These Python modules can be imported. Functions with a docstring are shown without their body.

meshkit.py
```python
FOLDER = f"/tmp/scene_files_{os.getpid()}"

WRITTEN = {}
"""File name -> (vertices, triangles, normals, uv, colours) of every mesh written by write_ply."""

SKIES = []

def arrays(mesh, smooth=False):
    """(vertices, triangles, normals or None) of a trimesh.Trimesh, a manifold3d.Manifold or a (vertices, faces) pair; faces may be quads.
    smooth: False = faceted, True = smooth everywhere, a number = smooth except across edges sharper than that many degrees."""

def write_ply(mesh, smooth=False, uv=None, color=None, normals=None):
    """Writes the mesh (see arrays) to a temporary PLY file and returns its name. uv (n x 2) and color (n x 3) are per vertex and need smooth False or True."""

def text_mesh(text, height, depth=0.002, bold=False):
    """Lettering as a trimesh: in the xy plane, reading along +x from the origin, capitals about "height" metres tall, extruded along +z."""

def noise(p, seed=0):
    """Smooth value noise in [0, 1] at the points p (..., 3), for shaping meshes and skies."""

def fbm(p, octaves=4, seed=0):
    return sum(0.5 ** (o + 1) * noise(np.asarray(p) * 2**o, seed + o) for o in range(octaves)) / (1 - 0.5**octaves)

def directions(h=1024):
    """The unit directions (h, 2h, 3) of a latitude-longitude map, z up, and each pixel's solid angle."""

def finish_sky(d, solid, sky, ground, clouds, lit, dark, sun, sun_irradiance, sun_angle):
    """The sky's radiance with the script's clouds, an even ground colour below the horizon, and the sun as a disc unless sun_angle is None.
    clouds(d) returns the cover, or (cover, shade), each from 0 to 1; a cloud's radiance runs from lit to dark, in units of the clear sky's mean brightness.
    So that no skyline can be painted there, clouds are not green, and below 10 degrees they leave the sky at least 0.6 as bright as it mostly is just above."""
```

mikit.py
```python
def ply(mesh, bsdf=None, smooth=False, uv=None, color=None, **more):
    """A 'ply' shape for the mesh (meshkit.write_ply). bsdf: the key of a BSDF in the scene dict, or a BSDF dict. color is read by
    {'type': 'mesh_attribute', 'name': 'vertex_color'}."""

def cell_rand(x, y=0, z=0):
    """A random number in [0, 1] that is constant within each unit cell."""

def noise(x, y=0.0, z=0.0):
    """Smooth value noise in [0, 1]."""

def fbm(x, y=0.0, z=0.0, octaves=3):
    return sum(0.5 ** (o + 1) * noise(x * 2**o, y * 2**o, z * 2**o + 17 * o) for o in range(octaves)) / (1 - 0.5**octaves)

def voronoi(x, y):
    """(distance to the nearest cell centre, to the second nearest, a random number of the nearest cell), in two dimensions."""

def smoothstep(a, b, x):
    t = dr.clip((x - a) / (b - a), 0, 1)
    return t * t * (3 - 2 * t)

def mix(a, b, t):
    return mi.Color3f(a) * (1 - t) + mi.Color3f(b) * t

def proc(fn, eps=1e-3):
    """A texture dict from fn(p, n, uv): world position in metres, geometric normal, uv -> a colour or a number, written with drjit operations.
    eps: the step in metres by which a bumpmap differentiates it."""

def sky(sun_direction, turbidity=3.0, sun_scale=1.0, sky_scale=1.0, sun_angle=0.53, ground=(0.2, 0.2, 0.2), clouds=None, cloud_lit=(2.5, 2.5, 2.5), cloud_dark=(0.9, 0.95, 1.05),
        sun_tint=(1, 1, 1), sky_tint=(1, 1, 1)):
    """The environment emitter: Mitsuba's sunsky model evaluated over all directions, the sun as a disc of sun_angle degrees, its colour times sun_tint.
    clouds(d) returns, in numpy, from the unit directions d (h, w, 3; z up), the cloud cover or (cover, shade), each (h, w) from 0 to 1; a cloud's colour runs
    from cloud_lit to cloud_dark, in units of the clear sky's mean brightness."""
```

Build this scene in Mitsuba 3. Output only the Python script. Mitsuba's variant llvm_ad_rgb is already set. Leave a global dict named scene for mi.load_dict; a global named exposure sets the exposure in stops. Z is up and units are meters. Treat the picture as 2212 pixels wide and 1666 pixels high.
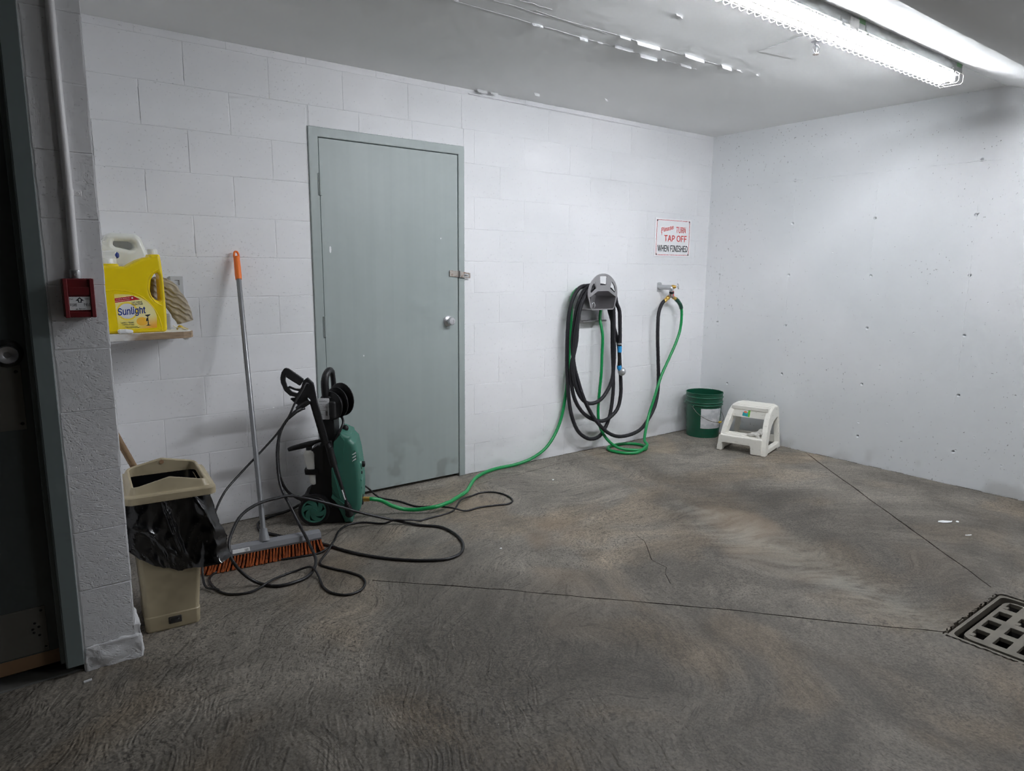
import math, random
import numpy as np
import trimesh
import drjit as dr
import mitsuba as mi
import manifold3d as m3
from manifold3d import Manifold, CrossSection
import mikit, meshkit
from mikit import proc, noise, fbm, voronoi, smoothstep, mix, cell_rand

T = mi.ScalarTransform4f
rng = random.Random(7)
scene = {'type': 'scene'}
labels = {}

# ---------------------------------------------------------------- camera, light, exposure
exposure = 1.35
CAM = np.array([-4.9481, -3.7637, 1.3724])
YAW, PITCH, ROLL = 0.9212, -0.16725, 0.00852
_fw = np.array([math.cos(PITCH) * math.cos(YAW), math.cos(PITCH) * math.sin(YAW), math.sin(PITCH)])
_r = np.cross(_fw, [0, 0, 1.0]); _r /= np.linalg.norm(_r)
_u = np.cross(_r, _fw)
_up = -math.sin(ROLL) * _r + math.cos(ROLL) * _u
scene['camera'] = {'type': 'perspective', 'fov': 73.4, 'fov_axis': 'x', 'near_clip': 0.05, 'far_clip': 60.0,
                   'to_world': T().look_at(origin=CAM.tolist(), target=(CAM + _fw).tolist(), up=_up.tolist())}
TUBE_RADIANCE = (64.0, 66.0, 69.5)


def lin(r, g, b):
    return [((c / 255 + 0.055) / 1.055) ** 2.4 if c > 10 else c / 255 / 12.92 for c in (r, g, b)]


def C3(c):
    return mi.Color3f(*c)


# ---------------------------------------------------------------- materials
def mat(name, color, rough=0.5, metal=0.0, bump=None, bump_scale=0.001, eps=1e-3, **kw):
    base = color if isinstance(color, dict) else {'type': 'rgb', 'value': list(color)}
    b = {'type': 'principled', 'base_color': base, 'roughness': rough, 'metallic': metal, **kw}
    if bump is not None:
        b = {'type': 'bumpmap', 'arbitrary': proc(bump, eps), 'scale': bump_scale, 'bsdf': b}
    scene[name] = {'type': 'twosided', 'bsdf': b}


def block_color(p, n, uv):
    big = fbm(p.x * 1.6 + 3, p.y * 1.6, p.z * 1.9, octaves=2)
    c = mix([0.725, 0.73, 0.745], [0.79, 0.79, 0.805], smoothstep(0.3, 0.7, big))
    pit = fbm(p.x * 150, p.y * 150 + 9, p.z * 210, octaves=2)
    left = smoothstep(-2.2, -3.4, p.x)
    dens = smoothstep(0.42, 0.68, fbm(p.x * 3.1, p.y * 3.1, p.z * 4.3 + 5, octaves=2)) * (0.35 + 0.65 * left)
    k = smoothstep(0.845 - 0.075 * dens, 0.90 - 0.06 * dens, pit) * 0.65  # shade and dirt inside small pits, put into the colour
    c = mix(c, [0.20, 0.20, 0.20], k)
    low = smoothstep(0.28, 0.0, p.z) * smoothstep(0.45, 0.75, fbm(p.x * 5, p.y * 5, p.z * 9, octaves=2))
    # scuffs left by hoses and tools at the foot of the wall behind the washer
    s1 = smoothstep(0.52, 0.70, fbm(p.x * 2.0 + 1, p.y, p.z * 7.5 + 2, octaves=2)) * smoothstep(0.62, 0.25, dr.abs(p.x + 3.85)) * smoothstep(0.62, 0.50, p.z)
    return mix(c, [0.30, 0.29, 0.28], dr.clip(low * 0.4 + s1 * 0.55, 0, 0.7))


def block_bump(p, n, uv):
    rough = smoothstep(-2.0, -3.6, p.x) * 0.4 + smoothstep(-0.6, -1.1, p.y) * 0.8 + 0.15
    pit = noise(p.x * 240, p.y * 240 + 3, p.z * 270)
    lump = noise(p.x * 55, p.y * 55, p.z * 55)
    return (1 - smoothstep(0.68, 0.90, pit)) * rough + lump * 0.55


def wallb_color(p, n, uv):
    big = fbm(p.y * 1.3, p.z * 1.5, 2.0, octaves=2)
    c = mix([0.70, 0.72, 0.735], [0.765, 0.775, 0.79], smoothstep(0.3, 0.7, big))
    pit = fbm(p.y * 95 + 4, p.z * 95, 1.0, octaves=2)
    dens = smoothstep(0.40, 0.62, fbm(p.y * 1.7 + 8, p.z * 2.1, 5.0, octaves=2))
    c = mix(c, [0.14, 0.14, 0.14], smoothstep(0.905 - 0.06 * dens, 0.945 - 0.06 * dens, pit) * 0.75)  # bug holes darkened in the colour: their inner shade and dirt
    d = smoothstep(0.22, 0.0, p.z) * smoothstep(0.42, 0.7, fbm(p.y * 6, p.z * 5, 3.0, octaves=3))
    return mix(c, [0.34, 0.33, 0.31], d * 0.45)


def wallb_bump(p, n, uv):
    return noise(p.y * 18, p.z * 18, 0.5) * 1.2 + (1 - smoothstep(0.78, 0.92, noise(p.y * 70, p.z * 70, 3.0))) * 0.5


def ceil_color(p, n, uv):
    return mix([0.66, 0.67, 0.665], [0.73, 0.735, 0.73], fbm(p.x * 1.1, p.y * 1.4, 1.0, octaves=3))


def ceil_bump(p, n, uv):
    return noise(p.x * 26, p.y * 26, 1.0)


def seg_d(px, py, a, b):
    vx, vy = b[0] - a[0], b[1] - a[1]
    t = dr.clip(((px - a[0]) * vx + (py - a[1]) * vy) / (vx * vx + vy * vy), 0, 1)
    return dr.sqrt(dr.square(px - a[0] - t * vx) + dr.square(py - a[1] - t * vy))


def floor_polar(x, y):
    ex, ey = x + 1.8, y + 2.9
    return dr.sqrt(ex * ex + ey * ey), dr.atan2(ey, ex)


def floor_color(p, n, uv):
    w1 = noise(p.x * 1.6, p.y * 1.6, 4.0) + 0.5 * noise(p.x * 3.7, p.y * 3.7, 2.0)
    w2 = noise(p.x * 1.6 + 7, p.y * 1.6, 9.0) + 0.5 * noise(p.x * 3.7 + 3, p.y * 3.7, 6.0)
    wx, wy = p.x + 0.34 * w1, p.y + 0.34 * w2
    rad, ang = floor_polar(wx, wy)
    big = fbm(wx * 0.9, wy * 0.9, 1.0, octaves=3)
    c = mix([0.098, 0.087, 0.073], [0.176, 0.159, 0.136], smoothstep(0.30, 0.70, big))
    med = fbm(wx * 5.5, wy * 5.5, 6.0, octaves=4)
    c = c * (0.56 + 0.88 * med)
    st = fbm(rad * 48 + 6.0 * med, ang * 12 + 3.0 * med, 2.0, octaves=2)           # trowel and broom streaks sweeping round the drain
    c = c * (0.80 + 0.40 * st)
    fine = fbm(p.x * 190, p.y * 190, 2.0, octaves=2)
    c = c * (0.58 + 0.84 * fine)
    warm = smoothstep(0.48, 0.74, fbm(wx * 2.7 + 21, wy * 2.7, 5.0, octaves=3))
    c = mix(c, c * mi.Color3f(1.17, 1.04, 0.89), warm * 0.7)
    n1, n2 = noise(p.x * 9, p.y * 9, 1.0), noise(p.x * 9 + 5, p.y * 9, 3.0)
    scr = smoothstep(0.62, 0.80, fbm(rad * 185 + 7.0 * n1, ang * 105 + 7.0 * n2, 7.0, octaves=2))
    c = mix(c, [0.038, 0.034, 0.029], scr * 0.55)
    dark = smoothstep(0.70, 0.86, noise(p.x * 130 + 5, p.y * 130, 3.0)) * smoothstep(0.4, 0.6, w1 * 0.66)
    c = mix(c, [0.030, 0.027, 0.024], dark * 0.5)
    rust = smoothstep(0.50, 0.74, fbm(wx * 2.1 + 11, wy * 2.1, 8.0, octaves=3)) * smoothstep(1.1, 0.2, seg_d(p.x, p.y, (-2.9, -1.2), (-1.7, -1.75)))
    c = mix(c, [0.205, 0.150, 0.102], rust * 0.5)
    pale = smoothstep(0.30, 0.0, seg_d(wx - 0.25, wy - 0.25, (-1.75, -1.45), (-1.95, -2.75))) * smoothstep(0.25, 0.75, 0.5 * st + 0.5 * med)
    c = mix(c, [0.28, 0.268, 0.230], pale * 0.42)
    damp = smoothstep(0.48, 0.05, seg_d(wx - 0.25, wy - 0.25, (-1.2, -1.5), (-1.65, -2.6)))
    return mix(c, c * 0.74, damp)


def floor_bump(p, n, uv):
    rad, ang = floor_polar(p.x, p.y)
    n1 = noise(p.x * 9, p.y * 9, 1.0)
    return noise(rad * 150 + 7.0 * n1, ang * 85 + 7.0 * n1, 2.0) * 1.0 + noise(p.x * 95, p.y * 95, 2.0) * 0.8


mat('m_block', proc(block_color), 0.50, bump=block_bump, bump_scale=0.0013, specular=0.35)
mat('m_mortar', [0.62, 0.63, 0.64], 0.6)
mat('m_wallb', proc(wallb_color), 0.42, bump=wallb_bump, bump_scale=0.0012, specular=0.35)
mat('m_ceiling', proc(ceil_color), 0.6, bump=ceil_bump, bump_scale=0.0015, specular=0.3)
mat('m_floor', proc(floor_color), 0.62, bump=floor_bump, bump_scale=0.0026, specular=0.3)


def door_color(p, n, uv):
    s = fbm(p.x * 40, p.z * 1.5, p.y * 3, octaves=3)
    g = fbm(p.x * 2.5, p.z * 2.5, 1.0, octaves=3)
    c = mix([0.275, 0.318, 0.312], [0.325, 0.368, 0.362], 0.5 * s + 0.5 * g)
    d = smoothstep(0.5, 0.0, p.z) * smoothstep(0.55, 0.75, fbm(p.x * 9, p.z * 9, 2.0, octaves=3))
    return mix(c, [0.15, 0.16, 0.15], d * 0.5)


mat('m_door', proc(door_color), 0.45, bump=lambda p, n, uv: fbm(p.x * 18, p.z * 9, p.y * 9, octaves=2), bump_scale=0.0012)
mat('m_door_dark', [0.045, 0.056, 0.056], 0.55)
mat('m_frame_shaded', [0.135, 0.165, 0.165], 0.4)  # door paint darkened, the left frame's shade put into the colour
mat('m_plate', [0.10, 0.097, 0.085], 0.55)
mat('m_primer', [0.22, 0.13, 0.07], 0.6)
mat('m_black', [0.005, 0.005, 0.0055], 0.5, specular=0.3)
mat('m_black_soft', [0.009, 0.009, 0.010], 0.42, specular=0.4)
mat('m_rubber', [0.006, 0.006, 0.007], 0.36, specular=0.4)
mat('m_cord', [0.006, 0.006, 0.007], 0.42, specular=0.4)
mat('m_hose_black', [0.011, 0.011, 0.014], 0.6, specular=0.35, bump=lambda p, n, uv: fbm(p.x * 300, p.y * 300, p.z * 300, octaves=2), bump_scale=0.0006)
mat('m_hose_green', [0.004, 0.235, 0.062], 0.35)
mat('m_sleeve', [0.006, 0.05, 0.03], 0.4)
mat('m_bag', [0.004, 0.004, 0.0045], 0.13, specular=0.55, bump=lambda p, n, uv: fbm(p.x * 18, p.y * 18, p.z * 7, octaves=2), bump_scale=0.009)
mat('m_beige', proc(lambda p, n, uv: mix([0.44, 0.375, 0.25], [0.33, 0.275, 0.175], smoothstep(0.45, 0.75, fbm(p.x * 14, p.y * 14, p.z * 14, octaves=3)) * 0.6 + smoothstep(0.12, 0.0, p.z) * 0.4)), 0.42)
mat('m_washer_green', [0.030, 0.125, 0.092], 0.38)
mat('m_orange', [0.80, 0.17, 0.02], 0.45)
mat('m_bristle', proc(lambda p, n, uv: mix([0.40, 0.090, 0.014], [0.15, 0.032, 0.008], smoothstep(0.35, 0.75, fbm(p.x * 420, p.y * 420, p.z * 30, octaves=2)))), 0.7, bump=lambda p, n, uv: fbm(p.x * 420, p.y * 420, p.z * 24, octaves=2), bump_scale=0.003)
mat('m_bristle_core', [0.03, 0.022, 0.02], 0.8)
mat('m_grey_plastic', [0.20, 0.205, 0.22], 0.42)
mat('m_grey_tube', [0.20, 0.205, 0.215], 0.3, metal=0.25)
mat('m_label_white', [0.70, 0.71, 0.72], 0.5)
mat('m_ink', [0.012, 0.014, 0.018], 0.5)
mat('m_ink_grey', [0.18, 0.18, 0.19], 0.5)
mat('m_sign', [0.80, 0.79, 0.80], 0.4)
mat('m_sign_red', [0.52, 0.055, 0.05], 0.4)
mat('m_yellow', [0.80, 0.60, 0.004], 0.32)
mat('m_label_yellow', proc(lambda p, n, uv: mix(mix([0.85, 0.68, 0.05], [0.88, 0.80, 0.40], smoothstep(0.10, 0.02, seg_d(p.x, p.z, (-4.455, 1.19), (-4.39, 1.17)))), [0.86, 0.36, 0.04], smoothstep(-4.44, -4.35, p.x) * smoothstep(1.165, 1.09, p.z))), 0.35)
mat('m_red_banner', [0.42, 0.015, 0.02], 0.4)
mat('m_blue', [0.010, 0.03, 0.20], 0.4)
mat('m_ring_yellow', [0.88, 0.66, 0.06], 0.4)
mat('m_lemon', [0.90, 0.50, 0.05], 0.4)
mat('m_white_plastic', [0.74, 0.74, 0.70], 0.35)
mat('m_milky', [0.78, 0.79, 0.74], 0.3, spec_trans=0.0)
mat('m_stool', proc(lambda p, n, uv: mix([0.74, 0.725, 0.665], [0.48, 0.46, 0.41], smoothstep(0.66, 0.80, fbm(p.x * 60, p.y * 60, p.z * 60, octaves=3)) * 0.45)), 0.38)
mat('m_teal', [0.03, 0.33, 0.36], 0.4)
mat('m_lime', [0.16, 0.50, 0.05], 0.4)
mat('m_coral', [0.75, 0.17, 0.09], 0.4)
mat('m_bucket', [0.003, 0.058, 0.030], 0.33)
mat('m_bucket_rim', [0.02, 0.16, 0.085], 0.35)
mat('m_paper', proc(lambda p, n, uv: mix([0.50, 0.51, 0.53], [0.68, 0.68, 0.70], smoothstep(0.4, 0.65, fbm(p.x * 22, p.y * 22, p.z * 22, octaves=3)))), 0.6)
mat('m_wire', [0.16, 0.15, 0.13], 0.4, metal=0.7)
mat('m_alu', [0.42, 0.41, 0.42], 0.36, metal=0.8)
mat('m_zinc', [0.50, 0.51, 0.52], 0.35, metal=0.6)
mat('m_brass', [0.68, 0.44, 0.12], 0.25, metal=0.9)
mat('m_steel', [0.48, 0.48, 0.50], 0.26, metal=0.9)
mat('m_satin', [0.55, 0.55, 0.57], 0.35, metal=0.6)
mat('m_rusty', proc(lambda p, n, uv: mix([0.36, 0.33, 0.30], [0.17, 0.085, 0.05], smoothstep(0.45, 0.7, fbm(p.x * 60, p.y * 60, p.z * 60, octaves=3)))), 0.5, metal=0.4)
mat('m_red_metal', [0.115, 0.008, 0.011], 0.35)
mat('m_red_edge', [0.17, 0.02, 0.025], 0.4)
mat('m_red_tap', [0.65, 0.12, 0.12], 0.4)
mat('m_blue_fit', [0.02, 0.25, 0.55], 0.4)
mat('m_conduit', [0.78, 0.77, 0.78], 0.4)
mat('m_outlet', [0.52, 0.53, 0.54], 0.4)
mat('m_fixture', proc(lambda p, n, uv: mix([0.40, 0.42, 0.42], [0.25, 0.26, 0.25], smoothstep(0.4, 0.7, fbm(p.x * 7, p.y * 20, p.z * 20, octaves=3)))), 0.4)
mat('m_fixture_green', [0.17, 0.33, 0.17], 0.5)
mat('m_guard', [0.78, 0.78, 0.76], 0.4)
mat('m_reflector', [0.86, 0.86, 0.86], 0.4)
mat('m_wood', proc(lambda p, n, uv: mix([0.42, 0.27, 0.14], [0.25, 0.15, 0.075], fbm(p.x * 9, p.y * 60, p.z * 60, octaves=3))), 0.6)
mat('m_shelf_edge', proc(lambda p, n, uv: mix(mix([0.38, 0.27, 0.17], [0.16, 0.11, 0.07], fbm(p.x * 30, p.y * 90, p.z * 120, octaves=3)), [0.60, 0.60, 0.59], smoothstep(-4.33, -4.47, p.x + 0.12 * fbm(p.x * 40, p.y * 40, p.z * 40, octaves=2)))), 0.65)
mat('m_stick', proc(lambda p, n, uv: mix([0.30, 0.20, 0.115], [0.20, 0.125, 0.07], fbm(p.x * 30, p.y * 30, p.z * 8, octaves=3))), 0.55)
def knit(p):
    wob = fbm(p.x * 20, p.y * 20, p.z * 20, octaves=3)
    return 0.5 + 0.5 * dr.sin((p.x * 0.55 + p.z * 0.85 + p.y * 0.3 + 0.045 * wob) * 300)


mat('m_knit', proc(lambda p, n, uv: mix([0.25, 0.205, 0.145], [0.47, 0.415, 0.325], 0.25 + 0.55 * knit(p) + 0.4 * (fbm(p.x * 40, p.y * 40, p.z * 40, octaves=3) - 0.5))), 0.95, bump=lambda p, n, uv: knit(p) + 0.6 * fbm(p.x * 250, p.y * 250, p.z * 250, octaves=2), bump_scale=0.006)
mat('m_grate', proc(lambda p, n, uv: mix([0.085, 0.077, 0.062], [0.15, 0.135, 0.108], fbm(p.x * 14, p.y * 14, 1.0, octaves=3))), 0.55, metal=0.2)
mat('m_pit', [0.02, 0.018, 0.016], 0.8)
mat('m_rag', [0.50, 0.49, 0.45], 0.9)
mat('m_flake', [0.70, 0.71, 0.72], 0.6)
mat('m_sill', [0.085, 0.085, 0.080], 0.7)
mat('m_gold_dry', [0.55, 0.40, 0.06], 0.5)


# ---------------------------------------------------------------- helpers
def key_for(name):
    if name not in scene:
        return name
    i = 1
    while f'{name}_{i:03d}' in scene:
        i += 1
    return f'{name}_{i:03d}'


_plys = {}


def put(name, mesh, m, smooth=False, label=None, cat=None, kind=None, group=None, tw=None, **more):
    """One entry of the scene under name (numbered when taken)."""
    k = key_for(name)
    if isinstance(mesh, dict):
        d = dict(mesh)
    else:
        d = mikit.ply(mesh, m, smooth=smooth, **more)
    if tw is not None:
        d['to_world'] = tw
    scene[k] = d
    if label or cat or kind or group:
        tag(k, label, cat, kind, group)
    return k


def tag(k, label=None, cat=None, kind=None, group=None):
    e = labels.setdefault(k, {})
    for a, v in (('label', label), ('category', cat), ('kind', kind), ('group', group)):
        if v:
            e[a] = v


def tm(man):
    me = man.to_mesh()
    return trimesh.Trimesh(me.vert_properties[:, :3], me.tri_verts, process=False)


def hull(pts):
    return Manifold.hull_points(np.asarray(pts, float).tolist())


def cb(x0, x1, y0, y1, z0, z1, c=0.002):
    """A box with chamfered edges, as a Manifold."""
    c = min(c, 0.49 * min(x1 - x0, y1 - y0, z1 - z0))
    P = []
    for x, sx in ((x0, 1), (x1, -1)):
        for y, sy in ((y0, 1), (y1, -1)):
            for z, sz in ((z0, 1), (z1, -1)):
                P += [(x + sx * c, y + sy * c, z), (x + sx * c, y, z + sz * c), (x, y + sy * c, z + sz * c)]
    return hull(P)


def ball(c, r, n=12):
    return Manifold.sphere(r, n).translate(list(c))


def rb(x0, x1, y0, y1, z0, z1, r, n=16):
    """A box with round edges."""
    return Manifold.batch_hull([ball((x, y, z), r, n) for x in (x0 + r, x1 - r) for y in (y0 + r, y1 - r) for z in (z0 + r, z1 - r)])


def capsule(a, b, ra, rb_=None, n=16):
    return Manifold.batch_hull([ball(a, ra, n), ball(b, rb_ or ra, n)])


def cs(poly, holes=()):
    s = CrossSection([poly], m3.FillRule.NonZero)
    for h in holes:
        s = s - CrossSection([h], m3.FillRule.NonZero)
    return s


def rnd(s, r, n=16):
    return s.offset(-r, m3.JoinType.Round, circular_segments=n).offset(r, m3.JoinType.Round, circular_segments=n)


def pillow(s, h, r=0.0, n=4):
    """Cross-section s extruded from 0 to h along z, its rims rounded by r."""
    if r <= 0:
        return s.extrude(h)
    out = s.extrude(h - 2 * r).translate([0, 0, r])
    for i in range(n):
        a0, a1 = i / n * math.pi / 2, (i + 1) / n * math.pi / 2
        off = -r * (1 - math.cos((a0 + a1) / 2))
        t = s.offset(off, m3.JoinType.Round, circular_segments=16)
        if t.is_empty():
            break
        z1 = r * math.sin(a1)
        out = out + t.extrude(h - 2 * r + 2 * z1).translate([0, 0, r - z1])
    return out


def soft(s, h, r, edge=0.005):
    """Cross-section s extruded from 0 to h with evenly rounded rims, as a smooth solid."""
    from shapely.geometry import Polygon
    from shapely.ops import unary_union
    import shapely
    polys = s.to_polygons()
    area = lambda P: 0.5 * float(np.sum(P[:, 0] * np.roll(P[:, 1], -1) - np.roll(P[:, 0], -1) * P[:, 1]))
    polys = [np.asarray(P, float) for P in polys]
    g = unary_union([Polygon(P) for P in polys if area(P) > 0])
    for P in polys:
        if area(P) < 0:
            g = g.difference(Polygon(P))
    x0_, y0_, x1_, y1_ = g.bounds
    pad, st = 0.02, edge / 2
    X_ = np.arange(x0_ - pad, x1_ + pad + st, st); Y_ = np.arange(y0_ - pad, y1_ + pad + st, st)
    GX, GY = np.meshgrid(X_, Y_, indexing='ij')
    pts = shapely.points(GX.ravel(), GY.ravel())
    d = shapely.distance(g.boundary, pts)
    d = np.where(shapely.contains(g, pts), -d, d).reshape(GX.shape).tolist()
    ox, oy, nx_, ny_ = X_[0], Y_[0], len(X_) - 2, len(Y_) - 2

    def f(x, y, z):
        u, v = (x - ox) / st, (y - oy) / st
        i_, j_ = min(max(int(u), 0), nx_), min(max(int(v), 0), ny_)
        u -= i_; v -= j_
        a, b = d[i_], d[i_ + 1]
        d2 = (a[j_] * (1 - v) + a[j_ + 1] * v) * (1 - u) + (b[j_] * (1 - v) + b[j_ + 1] * v) * u + r
        w = abs(z - h / 2) - h / 2 + r
        return r - min(max(d2, w), 0.0) - math.hypot(max(d2, 0.0), max(w, 0.0))
    return Manifold.level_set(f, [x0_ - 0.01, y0_ - 0.01, -0.01, x1_ + 0.01, y1_ + 0.01, h + 0.01], edge)


XZ = np.array([[1, 0, 0, 0], [0, 0, -1, 0], [0, 1, 0, 0], [0, 0, 0, 1.0]])     # drawing plane -> x, z; height -> -y


def xf(mesh, M):
    mesh = tm(mesh) if hasattr(mesh, 'to_mesh') else mesh.copy()
    mesh.apply_transform(np.asarray(M, float))
    return mesh


def frame(O, X, Y):
    X = np.asarray(X, float); X = X / np.linalg.norm(X)
    Y = np.asarray(Y, float); Y = Y - X * (X @ Y); Y /= np.linalg.norm(Y)
    M = np.eye(4)
    M[:3, 0], M[:3, 1], M[:3, 2], M[:3, 3] = X, Y, np.cross(X, Y), O
    return M


def axis_frame(O, Z):
    Z = np.asarray(Z, float); Z = Z / np.linalg.norm(Z)
    a = np.array([0, 0, 1.0]) if abs(Z[2]) < 0.9 else np.array([1.0, 0, 0])
    X = np.cross(a, Z); X /= np.linalg.norm(X)
    return frame(O, X, np.cross(Z, X))


def mv(M, x=0, y=0, z=0):
    D = np.eye(4); D[:3, 3] = x, y, z
    return D @ M


def xzx(man, y=0.0):
    """A drawing in (x, z) extruded towards -y, its back at y."""
    return xf(man, mv(XZ, y=y))


def lathe(profile, n=32, closed=False):
    """profile: (radius, height) pairs turned about z."""
    pr = np.asarray(profile, float)
    a = np.linspace(0, 2 * math.pi, n, endpoint=False)
    V = np.stack([np.outer(pr[:, 0], np.cos(a)), np.outer(pr[:, 0], np.sin(a)), np.repeat(pr[:, 1:2], n, 1)], -1).reshape(-1, 3)
    F = []
    k = len(pr)
    for i in range(k if closed else k - 1):
        i2 = (i + 1) % k
        for j in range(n):
            j2 = (j + 1) % n
            F += [(i * n + j, i * n + j2, i2 * n + j2), (i * n + j, i2 * n + j2, i2 * n + j)]
    m = trimesh.Trimesh(V, F, process=False)
    m.merge_vertices()
    m.update_faces(m.nondegenerate_faces())
    return m


def spline(P, per=8):
    P = np.asarray(P, float)
    Q = np.vstack([2 * P[0] - P[1], P, 2 * P[-1] - P[-2]])
    out = []
    for i in range(1, len(Q) - 2):
        p0, p1, p2, p3 = Q[i - 1:i + 3]
        d = [max(np.linalg.norm(b - a), 1e-6) ** 0.5 for a, b in ((p0, p1), (p1, p2), (p2, p3))]
        t0, t1, t2, t3 = 0, d[0], d[0] + d[1], sum(d)
        for t in np.linspace(t1, t2, per, endpoint=False):
            A1 = (t1 - t) / (t1 - t0) * p0 + (t - t0) / (t1 - t0) * p1
            A2 = (t2 - t) / (t2 - t1) * p1 + (t - t1) / (t2 - t1) * p2
            A3 = (t3 - t) / (t3 - t2) * p2 + (t - t2) / (t3 - t2) * p3
            B1 = (t2 - t) / (t2 - t0) * A1 + (t - t0) / (t2 - t0) * A2
            B2 = (t3 - t) / (t3 - t1) * A2 + (t - t1) / (t3 - t1) * A3
            out.append((t2 - t) / (t2 - t1) * B1 + (t - t1) / (t2 - t1) * B2)
    out.append(P[-1])
    return np.array(out)


def tube(P, r, n=12, per=8, smooth=True):
    """A round bar along the points (a spline through them), r a number or one per sample."""
    S = spline(P, per) if smooth else np.asarray(P, float)
    R = np.full(len(S), r) if np.isscalar(r) else np.interp(np.linspace(0, 1, len(S)), np.linspace(0, 1, len(r)), r)
    Tn = np.gradient(S, axis=0)
    Tn /= np.maximum(np.linalg.norm(Tn, axis=1, keepdims=True), 1e-9)
    a = np.cross(Tn[0], [0.3, 0.2, 0.93]); a /= np.linalg.norm(a)
    V = []
    th = np.linspace(0, 2 * math.pi, n, endpoint=False)
    for i in range(len(S)):
        a = a - Tn[i] * (a @ Tn[i]); a /= np.linalg.norm(a)
        b = np.cross(Tn[i], a)
        V.append(S[i] + R[i] * (np.outer(np.cos(th), a) + np.outer(np.sin(th), b)))
    V = np.vstack(V + [S[:1], S[-1:]])
    F = []
    for i in range(len(S) - 1):
        for j in range(n):
            j2 = (j + 1) % n
            F += [(i * n + j, i * n + j2, (i + 1) * n + j2), (i * n + j, (i + 1) * n + j2, (i + 1) * n + j)]
    e = len(S) * n
    for j in range(n):
        j2 = (j + 1) % n
        F += [(e, j2, j), (e + 1, (len(S) - 1) * n + j, (len(S) - 1) * n + j2)]
    return trimesh.Trimesh(V, F, process=False)


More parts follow.
